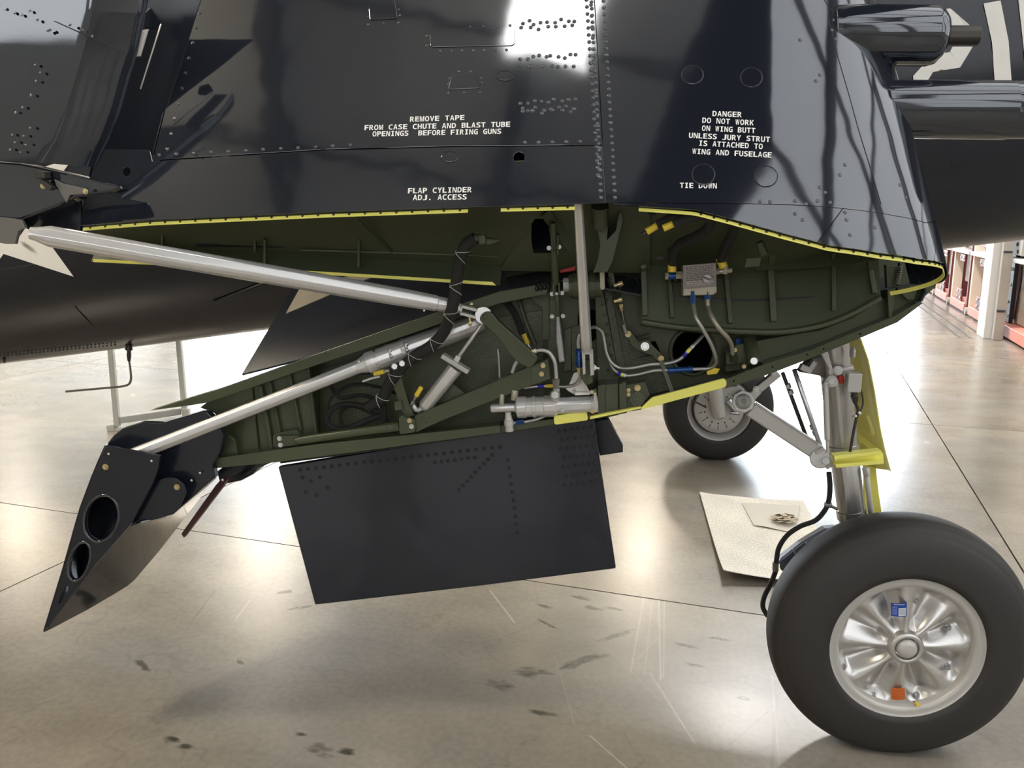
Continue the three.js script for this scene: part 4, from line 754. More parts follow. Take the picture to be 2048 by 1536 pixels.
  mesh('data_plate', face, std({ map: pt, color: lin(.5, .47, .45), roughness: .35, metalness: .6 }), v, 'worn metal data plate');
  mesh('slotted_screw', [0, 1].map(h => plate(Array.from({ length: 13 }, (_, i) => { const q = .38 + (h ? Math.PI : 0) + .16 + i / 12 * (Math.PI - .32); return [1414 + 8.6 * Math.cos(q), 557 + 8.6 * Math.sin(q)]; }), .064, .008, { bevel: .001 })), M.steel, v);
  mesh('port_fitting', [rod(at(1330, 550, .03), at(1366, 550, .03), .008), lathe(at(1352, 550, .03), at(1366, 550, .03), [[0, .012], [1, .012]], 6), lathe(at(1330, 552, .03), at(1336, 552, .03), [[0, .011], [1, .011]], 6)], M.pipeTan, v); mesh('port_sleeve', lathe(at(1337, 552, .03), at(1351, 552, .03), [[0, .0105], [1, .0105]], 18), M.anodBlue, v, 'blue anodised sleeve');
  mesh('port_fitting', [rod(at(1434, 543, .03), at(1464, 540, .03), .008), rod(at(1450, 530, .03), at(1449, 548, .03), .010), lathe(at(1430, 542, .03), at(1438, 542, .03), [[0, .011], [1, .011]], 6)], M.pipeTan, v);
  mesh('line_nut', lathe(at(1385, 582, .05), at(1386, 606, .05), [[0, .006], [.35, .006], [.36, .0095], [1, .0095]], 6), M.anodBlue, v, 'blue line nut');
  mesh('line_nut', lathe(at(1414, 576, .04), at(1415, 598, .04), [[0, .0095], [.3, .0095], [.32, .011], [1, .0105]], 6), M.anodBlue, v, 'blue line nut');

  // rigid lines
  const lineOf = (name, pts, r, m, bands = []) => { const g = group(name, plane), P = A(pts); mesh('line_tube', tube(P, r, pts.length * 12, 14), m, g); for (const [t0, t1, mm, lab] of bands) mesh('line_band', bandOn(P, t0, t1, r * 1.14), mm, g, lab); return g; };
  const B = (t, d = .035) => [[t, t + d, M.bandBlue, 'blue marking band'], [t + d * 1.15, t + d * 1.9, M.yellow, 'yellow marking band'], [t + d * 2.0, t + d * 2.5, M.white, 'white marking band']];
  lineOf('hydraulic_line', [[1024, 745, .02], [1032, 726, .025], [1048, 711, .03], [1064, 704, .03], [1082, 700, .03], [1098, 705, .03], [1109, 722, .03], [1112, 742, .03], [1113, 764, .03]], .0062, M.pipe, B(.31, .05));
  lineOf('hydraulic_line', [[1048, 776, -.02], [1070, 773, -.02], [1100, 772, -.02], [1132, 773, -.02], [1152, 768, -.01], [1160, 756, .0], [1160, 740, .01], [1159, 728, .01]], .0052, M.pipe, [[.17, .23, M.bandBlue, 'blue marking band'], [.25, .31, M.yellowDeep, 'yellow marking band']]);
  const cvg = lineOf('hydraulic_line', [[1157, 698, .0], [1156, 682, .0], [1159, 670, .0], [1166, 662, -.01], [1180, 656, -.03], [1192, 655, -.05], [1204, 664, -.06], [1209, 685, -.06], [1213, 706, -.06], [1222, 724, -.06], [1238, 735, -.06], [1262, 736, -.05], [1300, 729, -.05], [1338, 726, -.05], [1360, 718, -.05], [1380, 698, -.05], [1396, 682, -.06], [1412, 664, -.08]], .0056, M.pipe, [[.84, .86, M.bandBlue, 'blue marking band'], [.865, .885, M.yellow, 'yellow marking band'], [.89, .905, M.white, 'white marking band']]);
  mesh('check_valve', lathe(at(1157, 697, .0), at(1159, 735, .01), [[0, .007], [.1, .010], [.35, .010], [.36, .008], [.5, .008], [.51, .011], [.8, .011], [1, .008]], 12), M.anodBlue, cvg, 'blue check valve');
  mesh('union_nut', lathe(at(1159, 735, .012), at(1160, 746, .012), [[0, .0095], [1, .0095]], 6), M.brass, cvg);
  const l2 = lineOf('hydraulic_line', [[1209, 690, -.08], [1216, 718, -.08], [1230, 741, -.07], [1250, 751, -.06], [1275, 749, -.06], [1310, 741, -.05], [1345, 740, -.04], [1395, 738, -.04], [1420, 736, -.04], [1431, 727, -.02], [1431, 712, .02], [1420, 684, .06], [1402, 652, .085], [1392, 635, .08], [1388, 618, .065], [1386, 604, .05]], .0056, M.pipe, B(.155, .02));
  mesh('line_coupling', lathe(at(1335, 741, -.04), at(1386, 738, -.04), [[0, .0075], [.02, .0095], [.24, .0095], [.25, .0075], [.4, .0085], [.8, .0085], [.81, .0095], [.95, .0095], [1, .007]], 12), M.anodBlue, l2, 'blue anodised coupling');
  lineOf('hydraulic_line', [[1415, 598, .04], [1416, 612, .04], [1423, 632, .07], [1437, 655, .08], [1455, 675, .055], [1463, 690, .02], [1465, 708, -.01]], .0066, M.pipeTan);
  const l5 = lineOf('hydraulic_line', [[996, 698, -.05], [998, 720, -.05], [1000, 760, -.05]], .0045, M.pipe);
  const low = lineOf('hydraulic_line', [[1026, 846, .0], [1052, 843, -.01], [1075, 838, -.01], [1094, 830, -.02]], .005, M.pipe); mesh('line_nut', lathe(at(1032, 845, .0), at(1048, 843, .0), [[0, .0085], [1, .0085]], 6), M.anodBlue, low);
  // lock cylinder
  const k = group('lock_cylinder', plane), y = 814, w = .0;
  mesh('cylinder_body', lathe(at(982, 817, w), at(1196, 808, w), [[0, .0115], [.01, .0135], [.22, .0135], [.235, .020], [.25, .034], [.33, .034], [.335, .031], [.39, .031], [.395, .034], [.42, .034], [.425, .031], [.50, .031], [.505, .034], [.60, .034], [.62, .0275], [.635, .0255], [.94, .0255], [.95, .028], [.97, .028], [.972, .0255], [1, .0255]], 40), M.silver, k);
  mesh('end_flange', plate([[1187, 786], [1193, 785], [1194, 824], [1187, 826]], .03, .06, { bevel: .002 }), M.silverPaint, k);
  mesh('port_cap', [lathe(at(1110, 790, .045), at(1110, 790, .062), [[0, .0155], [.6, .0155], [1, .012]], 6), lathe(at(1110, 790, .0), at(1110, 790, .05), [[0, .016], [1, .013]], 20), rod(at(1110, 805, .02), at(1113, 776, .02), .010)], M.silverPaint, k);
  mesh('port_nut', lathe(at(1112, 777, .028), at(1112.5, 756, .028), [[0, .0105], [.5, .0105], [.51, .012], [.9, .012], [1, .008]], 6), M.plate, k);
  mesh('lower_port', [lathe(at(1016, 824, .01), at(1019, 862, .01), [[0, .009], [.3, .011], [.42, .013], [.44, .015], [.72, .015], [.74, .012], [.9, .0135], [1, .0135]], 16)], M.silverPaint, k);
  mesh('upper_port', [rod(at(1028, 800, -.0), at(1030, 780, -.0), .011), rod(at(1003, 812, 0), at(1004, 788, 0), .008)], M.pipeTan, k);
  mesh('lock_boss', dome(at(1124, 822, .025), .009), M.silverPaint, k);
  for (const [x, yy] of [[1184, 784], [1185, 823]]) mesh('bolt', bolt(at(x, yy, .03), .005), M.brass, k);
  const br = group('switch_bracket', plane);
  mesh('bracket_plate', [plate([[1148, 746], [1158, 744], [1166, 760], [1176, 778], [1178, 790], [1150, 790], [1136, 782], [1130, 776], [1136, 774]], -.02, .006), plate([[1150, 785], [1180, 785], [1180, 790], [1150, 791]], .005, .03)], M.white, br, 'pale grey switch bracket');
  mesh('bracket_screw', dome(at(1149, 780, -.019), .005), M.silverPaint, br); mesh('bracket_arm', boxAlong(at(1160, 748, -.015), at(1178, 785, -.015), .005, .01), M.silver, br);
  // bell crank on the stub rib
  const bc = group('bell_crank', plane);
  mesh('crank_body', plate(roundPoly([[1248, 660], [1262, 662], [1276, 684], [1294, 678], [1304, 690], [1322, 708], [1330, 722], [1318, 730], [1306, 712], [1288, 706], [1274, 700], [1262, 690]], 5), -.06, .016, { bevel: .003 }), M.green, bc);
  mesh('crank_rod', [boxAlong(at(1322, 722, -.05), at(1345, 786, -.03), .014, .012)], M.green, bc);
  mesh('crank_pivot', lathe(at(1290, 693, -.06), at(1290, 693, -.038), [[0, .013], [.7, .013], [.71, .009], [1, .008]], 24), M.silver, bc);
  for (const [x, yy, r] of [[1256, 668, .0075], [1322, 717, .007]]) mesh('bolt', bolt(at(x, yy, -.055), r), M.brass, bc);
  mesh('crank_support', [boxAlong(at(1265, 680, -.11), at(1300, 670, -.11), .006, .02), boxAlong(at(1278, 717, -.11), at(1300, 712, -.11), .006, .02)], M.greenDark, bc);
  // pressure switch right of the big hole
  const ps = group('pressure_unit', plane);
  mesh('unit_body', lathe(at(1498, 676, -.06), at(1510, 728, -.02), [[0, .018], [.05, .02], [1, .021]], 28), M.greenDark, ps); mesh('unit_button', lathe(at(1508, 722, -.005), at(1508, 722, .012), [[0, .012], [.8, .012], [1, .010]], 24), M.silver, ps, 'silver round button');
  mesh('unit_base', [plate([[1452, 706], [1476, 700], [1488, 730], [1470, 742], [1452, 745]], -.06, .03), rod(at(1450, 738, -.04), at(1488, 732, -.04), .010), lathe(at(1466, 704, -.04), at(1469, 722, -.04), [[0, .008], [.5, .012], [1, .012]], 8)], M.greenGloss, ps);
  mesh('line_nut', lathe(at(1476, 676, -.06), at(1478, 692, -.06), [[0, .009], [1, .009]], 6), M.anodBlue, ps);
  for (const [x, yy] of [[1488, 733], [1470, 700]]) mesh('bolt', bolt(at(x, yy, -.02), .005), M.brass, ps);
  mesh('unit_clip', plate([[1413, 743], [1430, 736], [1440, 738], [1434, 748], [1415, 750]], -.03, .004), M.yellowDeep, ps, 'small yellow clip');
}

// ---------------------------------------------------------------- LOWERED FLAP at the tail
const flap = group('flap', plane);
{
  const w = .10;
  mesh('end_rib', plate([[212, 891], [320, 912], [316, 940], [305, 968], [263, 1047], [190, 1130], [88, 1263], [126, 1140], [160, 1020], [188, 945]], w, .012, { holes: [circlePx(203, 1037, 33, 46, 28, .25), circlePx(159, 1123, 19, 39, 24, .3), [[130, 1172], [138, 1172], [136, 1184], [122, 1206], [116, 1208], [120, 1190]]] }), M.blueSatin, flap);
  for (const [x, y, rx, ry, t] of [[203, 1037, 34, 47, .25], [159, 1123, 20, 40, .3]]) mesh('hole_rim', tube([...circlePx(x, y, rx, ry, 24, t), circlePx(x, y, rx, ry, 24, t)[0]].map(p => at(p[0], p[1], w - .001)), .005, 72, 10), M.blue, flap);
  mesh('upper_skin', ruled(A([[212, 891, w], [188, 945, w], [160, 1020, w], [126, 1140, w], [88, 1263, w]]), A([[260, 862, -.6], [330, 900, -.6], [360, 930, -.6], [400, 940, -.6], [430, 944, -.6]]), 12, 8, .004), M.blueFlat, flap);
  mesh('lower_skin', ruled(A([[88, 1263, w], [190, 1131, w], [263, 1048, w], [345, 1028, .02], [432, 955, -.08]]), A([[88, 1263.5, w], [180, 1215, -.08], [262, 1166, -.2], [318, 1100, -.36], [434, 950, -.55]]), 24, 14, .003), M.blue, flap);
  mesh('flap_nose', plate([[212, 890], [226, 872], [246, 856], [282, 845], [322, 847], [400, 824], [414, 824], [436, 846], [448, 872], [440, 905], [425, 930], [430, 955], [345, 1030], [263, 1047], [305, 968], [316, 940], [320, 912]], w - .07, .03, { bevel: .004 }), M.blueSatin, flap);
  mesh('flap_nose', lathe(at(322, 935, -.02), at(322, 935, -.14), [[0, .10], [.1, .125], [1, .125]], 40), M.blueSatin, flap);
  mesh('rib_back', plate([[214, 920], [302, 930], [275, 1040], [190, 1130], [100, 1244], [124, 1150], [166, 1010]], w - .11, .01), M.blueSatin, flap);
  mesh('hinge_bracket', plate(roundPoly([[264, 1046], [312, 962], [330, 955], [352, 956], [370, 972], [372, 985], [356, 1020], [345, 1030]], 8), w - .03, .008), M.blueSatin, flap);
  mesh('slot_cover', plate([[318, 912], [420, 920], [450, 876], [446, 862], [380, 872], [330, 896]], -.02, .01), M.blueSatin, flap);
  mesh('bolt', bolt(at(211, 934, w), .0075), M.brass, flap); mesh('bolt', bolt(at(354, 974, w - .028), .0075), M.brass, flap);
  for (const [x, y] of [[383, 961], [400, 946], [445, 960], [217, 908], [303, 922]]) mesh('rivet', dome(at(x, y, x < 310 ? w : w - .06), .004), M.silver, flap);
  // next flap segment behind: thin edge and rounded back
  mesh('flap_segment', plate([[362, 1068], [430, 972], [442, 958], [452, 962], [444, 975], [367, 1076]], -.1, .03, { bevel: .003 }), std({ color: lin(.05, .012, .012), roughness: .4 }), flap, 'dark red-brown edge');
  mesh('flap_segment', plate([[432, 945], [450, 930], [560, 920], [520, 930], [505, 950], [480, 963], [440, 971]], -.25, .2, { bevel: .01 }), M.blueSatin, flap);
}
// ---------------------------------------------------------------- WHEEL WELL DOOR
const door = group('gear_door', plane);
{
  mesh('door_panel', plate(roundPoly([[556, 934], [900, 878], [1188, 838], [1194, 880], [1232, 1137], [960, 1172], [630, 1210]], 3), -.065, .022, { bevel: .003 }), M.blueDoor, door);
  const rv = [];
  for (let r = 0; r < 7; r++) for (let i = 0; i < 6; i++) rv.push(at(1118 + i * 13 + (r % 2) * 5 + r * 2, 862 + r * 18 - i * 1.6, -.0645));
  for (const p of along([985, 910], [918, 980], 9)) rv.push(at(p[0], p[1], -.0645));
  for (const p of along([600, 940], [1000, 894], 26)) rv.push(at(p[0], p[1], -.0645)); for (const p of along([870, 922], [950, 912], 7)) rv.push(at(p[0], p[1] + 3, -.0645));
  for (const p of along([1016, 920], [1036, 1065], 10)) rv.push(at(p[0], p[1], -.0645)); for (const [x, y] of [[605, 955], [622, 962], [640, 955], [612, 985], [634, 990], [655, 975]]) rv.push(at(x, y, -.0645));
  stuff('rivet', rv, .0066, M.blueDoor, door, V(0, 0, 1), .4);
  mesh('second_door', plate([[1180, 842], [1216, 837], [1246, 890], [1246, 905], [1200, 912]], -.3, .04, { bevel: .004 }), M.blueFlat, door);
}
// ---------------------------------------------------------------- MAIN WHEEL near the camera
function tyreGeo(R, hw, rim, floorY, cy) {
  const P = [], add = (x, r) => P.push(new THREE.Vector2(r, x));
  const prof = [];
  for (let i = 0; i <= 40; i++) { const a = lerp(-1, 1, i / 40), s = Math.sign(a), q = Math.abs(a); prof.push([s * hw * Math.pow(Math.sin(Math.min(1, q * 1.05) * Math.PI / 2), .8) * (q > .9 ? 1 - (q - .9) * 1.2 : 1), q]); }
  const pts = [];
  for (let i = 0; i <= 48; i++) {
    const t = i / 48 * Math.PI;                                          // from outer bead over the crown to the inner bead
    const c = Math.cos(t), s = Math.sin(t), e = .72, x = Math.sign(c) * Math.pow(Math.abs(c), e) * hw, r = rim + (R - rim) * Math.pow(s, .78);
    let rr = r; if (Math.abs(x) < hw * .78) { const g = Math.abs(Math.abs(x) / hw - .74); if (g < .03) rr -= .004; const g2 = Math.abs(Math.abs(x) / hw - .5); if (g2 < .02) rr -= .002; }
    pts.push(new THREE.Vector2(rr, x));
  }
  pts.unshift(new THREE.Vector2(rim - .012, hw * .8)); pts.push(new THREE.Vector2(rim - .012, -hw * .8));
  const g = new THREE.LatheGeometry(pts.reverse(), 96).rotateX(Math.PI / 2);
  return g;
}
function flatten(g, low) { const p = g.attributes.position; for (let i = 0; i < p.count; i++) if (p.getY(i) < low) p.setY(i, low + (p.getY(i) - low) * .02); p.needsUpdate = true; g.computeVertexNormals(); return g; }
const wheel = group('main_wheel', plane, 'near main wheel with smooth black tyre and fluted silver hub');
{
  const WZ = -.135, c = at(1789, 1282, WZ), R = .412, hw = .115, cx = c.x, cy = R - .014, rim = .243;
  const T = g => g.translate(cx, cy, WZ);
  mesh('tyre', T(flatten(tyreGeo(R, hw, rim, 0, cy), -cy + .0005)), M.rubber, wheel);
  const zf = hw * .86;
  // rim rings
  const ring = (prof, n = 96) => T(new THREE.LatheGeometry(prof.map(p => new THREE.Vector2(p[0], p[1])), n).rotateX(Math.PI / 2));
  mesh('rim', ring([[.205, zf - .025], [.207, zf - .004], [.212, zf + .004], [.222, zf + .006], [.232, zf + .004], [.236, zf + .008], [.245, zf + .010], [.250, zf + .004], [.251, zf - .01], [.245, zf - .03]].reverse()), M.silverPaint, wheel, 'painted silver rim');
  // fluted hub disc
  const n = 192, m = 26, pos = [], uv = [], idx = [];
  for (let j = 0; j <= m; j++) for (let i = 0; i <= n; i++) {
    const r = lerp(.046, .209, j / m), a = i / n * 2 * Math.PI, k = (r - .046) / .163, f = Math.pow(Math.abs(Math.cos(a * 4)), 1.5);
    const env = Math.min(1, k * 4) * Math.min(1, (1 - k) * 6), z = zf - .010 - .040 * (1 - f) * env - .012 * Math.sin(k * Math.PI) * 0 - .012 * k;
    pos.push(cx + r * Math.cos(a), cy + r * Math.sin(a), WZ + z); uv.push(r * Math.cos(a), r * Math.sin(a));
    if (i < n && j < m) { const b = j * (n + 1) + i; idx.push(b, b + n + 1, b + 1, b + 1, b + n + 1, b + n + 2); }
  }
  const g = new THREE.BufferGeometry(); g.setAttribute('position', new THREE.Float32BufferAttribute(pos, 3)); g.setAttribute('uv', new THREE.Float32BufferAttribute(uv, 2)); g.setIndex(idx); g.computeVertexNormals();
  mesh('hub_disc', g, M.alloy, wheel, 'bare metal fluted hub disc');
  mesh('hub_ring', ring([[.036, zf - .025], [.036, zf + .006], [.040, zf + .010], [.048, zf + .010], [.053, zf + .004], [.056, zf - .015]].reverse(), 64), M.alloy, wheel);
  mesh('hub_cap', ring([[0, zf + .022], [.018, zf + .021], [.026, zf + .017], [.032, zf + .008], [.033, zf - .02]].reverse(), 48), M.silverPaint, wheel, 'silver hub cap');
  const P = (x, y, d = -.05) => at(x, y, WZ + zf + d);
  for (const [x, y] of [[1895, 1254], [1894, 1333], [1832, 1389], [1745, 1390], [1685, 1333], [1832, 1201]]) mesh('wheel_bolt', bolt(P(x, y, -.036), .0085, V(0, 0, 1), .010), M.steel, wheel);
  const sticker = (px, col, lines) => {
    const cv = document.createElement('canvas'); cv.width = cv.height = 128; const c = cv.getContext('2d'); c.fillStyle = col; c.fillRect(0, 0, 128, 128); lines(c);
    const t = new THREE.CanvasTexture(cv); t.colorSpace = THREE.SRGBColorSpace;
    const q = px.map(p => P(p[0], p[1], -.010)), g = sheet((u, v) => q[0].clone().lerp(q[1], u).lerp(q[3].clone().lerp(q[2], u), v).add(V(0, 0, .004 * (1 - (2 * u - 1) ** 2))), 8, 4, .0012), uvs = g.attributes.uv;
    for (let k = 0; k < 45; k++) uvs.setXY(k, (k % 9) / 8, Math.floor(k / 9) / 4);
    mesh('sticker', g, std({ map: t, roughness: .3 }), wheel, col === '#123f96' ? 'blue and white sticker' : 'orange sticker');
  };
  sticker([[1782, 1232], [1813, 1233], [1814, 1206], [1782, 1206]], '#123f96', c => { c.fillStyle = '#cfd3da'; c.fillRect(58, 44, 62, 76); c.fillRect(20, 8, 88, 6); for (let i = 0; i < 8; i++) { c.fillStyle = '#8fa5d8'; c.fillRect(8, 30 + i * 11, 40, 4); c.fillStyle = '#7a7f88'; c.fillRect(64, 50 + i * 8, 50, 3); } });
  sticker([[1782, 1399], [1810, 1399], [1810, 1376], [1782, 1376]], '#c8682c', c => { c.fillStyle = '#8a3a14'; for (let i = 0; i < 6; i++) c.fillRect(8, 16 + i * 18, 112, 4); });
  mesh('valve_stem', [rod(P(1826, 1403, -.04), P(1833, 1406, .0), .0045)], M.gunmetal, wheel); mesh('valve_cap', rod(P(1832, 1405, -.003), P(1837, 1411, .018), .0058), M.yellowDeep, wheel, 'yellow valve cap');
}
// ---------------------------------------------------------------- LANDING STRUT behind the near wheel
const leg = group('landing_strut', plane);
{
  const w = -.33;
  mesh('strut_cylinder', lathe(at(1662, 640, w), at(1688, 905, w), [[0, .053], [.35, .051], [.93, .049], [.935, .052], [1, .052]], 44), M.strutMetal, leg);
  mesh('strut_cylinder', lathe(at(1687, 900, w), at(1709, 1068, w), [[0, .044], [.02, .0465], [.70, .0455], [.705, .050], [.80, .050], [.81, .0445], [1, .0445]], 44), M.strutMetal, leg);
  mesh('trunnion', [plate([[1625, 716], [1655, 706], [1690, 712], [1712, 740], [1690, 748], [1668, 772], [1640, 752], [1600, 745]], w + .03, .06, { bevel: .006 })], M.plate, leg);
  mesh('strut_collar', [lathe(at(1664, 763, w + .07), at(1664, 763, w + .10), [[0, .018], [.7, .018], [.71, .012], [1, .011]], 28), boxAlong(at(1652, 755, w + .07), at(1666, 765, w + .07), .05, .02)], M.silverPaint, leg);
  mesh('strut_collar', [lathe(at(1676, 741, w + .07), at(1676, 741, w + .10), [[0, .015], [.7, .015], [.71, .009], [1, .009]], 28), rod(at(1676, 741, w + .07), at(1706, 735, w + .07), .010)], M.silverPaint, leg);
  mesh('upper_link', [boxAlong(at(1600, 732, w + .06), at(1622, 742, w + .06), .02, .03), boxAlong(at(1620, 738, w + .06), at(1630, 722, w + .06), .018, .02), boxAlong(at(1648, 700, w + .08), at(1662, 748, w + .08), .015, .02), boxAlong(at(1640, 700, w + .1), at(1660, 738, w + .09), .008, .02)], M.silverPaint, leg);
  mesh('red_cap', rod(at(1680, 752, w + .09), at(1684, 766, w + .09), .011, .008), M.red, leg, 'small red cap');
  mesh('drag_brace', boxAlong(at(1500, 815, w + .05), at(1634, 903, w + .05), .055, .045), M.silverPaint, leg);
  mesh('brace_edge', boxAlong(at(1506, 803, w + .06), at(1634, 886, w + .06), .004, .03), M.steel, leg);
  mesh('brace_joint', lathe(at(1487, 803, w + .04), at(1487, 803, w + .09), [[0, .036], [.1, .038], [.9, .038], [1, .036], [1, .022], [.6, .022]], 8), M.silverPaint, leg);
  mesh('brace_pin', [lathe(at(1487, 803, w + .09), at(1487, 803, w + .096), [[-3, .026], [.9, .026], [1, .024], [1, .010], [.95, .009], [-2.6, .009]], 32)], M.plate, leg);
  mesh('brace_arm', [boxAlong(at(1500, 795, w + .05), at(1516, 778, w + .05), .03, .03), boxAlong(at(1516, 778, w + .05), at(1556, 745, w + .05), .026, .03), plate([[1445, 776], [1475, 772], [1492, 785], [1470, 800]], w + .05, .05)], M.silverPaint, leg);
  for (const [x, y] of [[1512, 778], [1548, 746]]) mesh('bolt', bolt(at(x, y, w + .067), .008), M.silver, leg);
  mesh('brace_foot', [lathe(at(1640, 917, w + .04), at(1640, 917, w + .09), [[0, .030], [.1, .033], [.9, .033], [1, .03]], 28), boxAlong(at(1634, 895, w + .06), at(1660, 930, w + .06), .035, .05), lathe(at(1652, 922, w + .09), at(1652, 922, w + .115), [[0, .015], [1, .013]], 6)], M.silverPaint, leg);
  mesh('door_rod', rod(at(1565, 745, w - .1), at(1612, 872, w - .1), .007), M.gunmetal, leg);
  mesh('door_rod', [rod(at(1588, 738, w), at(1645, 905, w + .05), .0078)], M.steel, leg);
  mesh('door_rod', [lathe(at(1651, 770, w + .10), at(1655, 905, w + .10), [[0, .006], [.05, .009], [.8, .009], [.82, .005], [1, .005]], 16)], M.silverPaint, leg);
  for (const [x, y] of [[1575, 768], [1580, 780], [1624, 850], [1629, 862]]) mesh('rod_collar', lathe(at(x, y, x < 1600 ? w - .1 : w + .03), at(x + 3, y + 8, x < 1600 ? w - .1 : w + .03), [[0, .0095], [1, .0095]], 14), M.steel, leg);
  mesh('hose_guide', [rod(at(1650, 772, w + .1), at(1652, 764, w + .1), .008), rod(at(1702, 705, w + .08), at(1708, 705, w + .08), .02)], M.silverPaint, leg);
  // switch box and its wires
  mesh('switch_box', [new RoundedBoxGeometry(.044, .062, .04, 2, .004).translate(...at(1706, 764, w + .11).toArray())], M.silverPaint, leg, 'small grey switch box');
  mesh('switch_stem', [rod(at(1708, 780, w + .11), at(1709, 792, w + .11), .011), rod(at(1709, 790, w + .11), at(1711, 806, w + .11), .013, .008)], M.gunmetal, leg);
  mesh('switch_wire', [tube(A([[1711, 806, w + .11], [1716, 820, w + .1], [1712, 840, w + .1], [1706, 870, w + .1], [1700, 905, w + .1]]), .005, 40, 8), tube(A([[1722, 780, w + .09], [1726, 800, w + .09], [1724, 815, w + .09], [1716, 830, w + .1]]), .003, 30, 8)], M.gunmetal, leg);
  mesh('wire_clips', [rod(at(1705, 832, w + .09), at(1712, 832, w + .11), .004), rod(at(1716, 824, w + .1), at(1721, 828, w + .1), .005)], M.silver, leg);
  // yellow fairing door on the front of the strut
  const outer = A([[1722, 676, -.34], [1738, 720, -.34], [1750, 780, -.34], [1762, 860, -.34], [1772, 905, -.34], [1782, 942, -.34]]), inner = A([[1672, 676, -.52], [1680, 720, -.55], [1690, 780, -.56], [1700, 860, -.56], [1712, 905, -.55], [1728, 934, -.54]]);
  mesh('strut_fairing', sheet((u, v) => polyAt(inner, 1 - u).lerp(polyAt(outer, 1 - u), v).add(V(.03 * Math.sin(v * Math.PI), 0, 0)), 24, 10, .004), M.yellowGear, leg, 'yellow painted inside of the strut fairing');
  mesh('strut_fairing', plate([[1728, 930], [1752, 936], [1758, 990], [1763, 1020], [1761, 1048], [1738, 1048], [1728, 1000]], -.42, .01), M.yellowGear, leg);
  mesh('fairing_rib', [boxAlong(at(1712, 870, -.44), at(1758, 905, -.36), .02, .01), boxAlong(at(1735, 830, -.40), at(1748, 870, -.38), .01, .01)], M.yellowGear, leg);
  mesh('fairing_bracket', [plate([[1668, 912], [1763, 902], [1764, 908], [1669, 920]], -.2, .04), plate([[1669, 914], [1766, 906], [1768, 928], [1671, 935]], -.235, .004), plate([[1671, 929], [1768, 922], [1768, 928], [1672, 936]], -.2, .04)], M.yellow, leg, 'bright yellow channel bracket');
  mesh('fairing_rod', [rod(at(1733, 948, -.3), at(1745, 1050, -.3), .009), rod(at(1731, 935, -.3), at(1734, 952, -.3), .012, .012, 6)], M.silverPaint, leg);
  // torque arm and brake hose
  mesh('torque_arm', [plate([[1556, 1128], [1562, 1118], [1600, 1088], [1650, 1058], [1672, 1056], [1682, 1066], [1664, 1076], [1640, 1100], [1610, 1125], [1590, 1146]], -.30, .04, { bevel: .006 })], std({ color: lin(.20, .22, .27), roughness: .4, metalness: .4 }), leg, 'bluish grey torque arm');
  for (const [x0, y0, x1, y1] of [[1585, 1097, 1592, 1110], [1612, 1085, 1620, 1096], [1643, 1070, 1650, 1080]]) mesh('arm_rib', boxAlong(at(x0, y0, -.296), at(x1, y1, -.296), .005, .01), M.silverPaint, leg);
  mesh('torque_pin', lathe(at(1570, 1133, -.30), at(1570, 1133, -.27), [[0, .018], [.6, .018], [.61, .012], [1, .012]], 20), M.gunmetal, leg);
  mesh('brake_hose', tube(A([[1658, 945, -.26], [1660, 975, -.26], [1657, 1003, -.26], [1650, 1020, -.26], [1632, 1040, -.26], [1600, 1053, -.26], [1575, 1070, -.26], [1558, 1095, -.26], [1553, 1120, -.26], [1551, 1142, -.26], [1540, 1170, -.25], [1528, 1195, -.24], [1526, 1215, -.22], [1536, 1233, -.2]]), .0085, 140, 14), M.hose, leg, 'black brake hose');
  mesh('hose_clip', lathe(at(1551, 1125, -.26), at(1551, 1141, -.26), [[0, .0105], [1, .0105]], 16), M.plate, leg);
  mesh('hose_clip', [lathe(at(1650, 1010, -.26), at(1663, 1010, -.26), [[0, .010], [1, .010]], 16), rod(at(1658, 1010, -.26), at(1674, 1018, -.28), .005)], M.plate, leg);
}
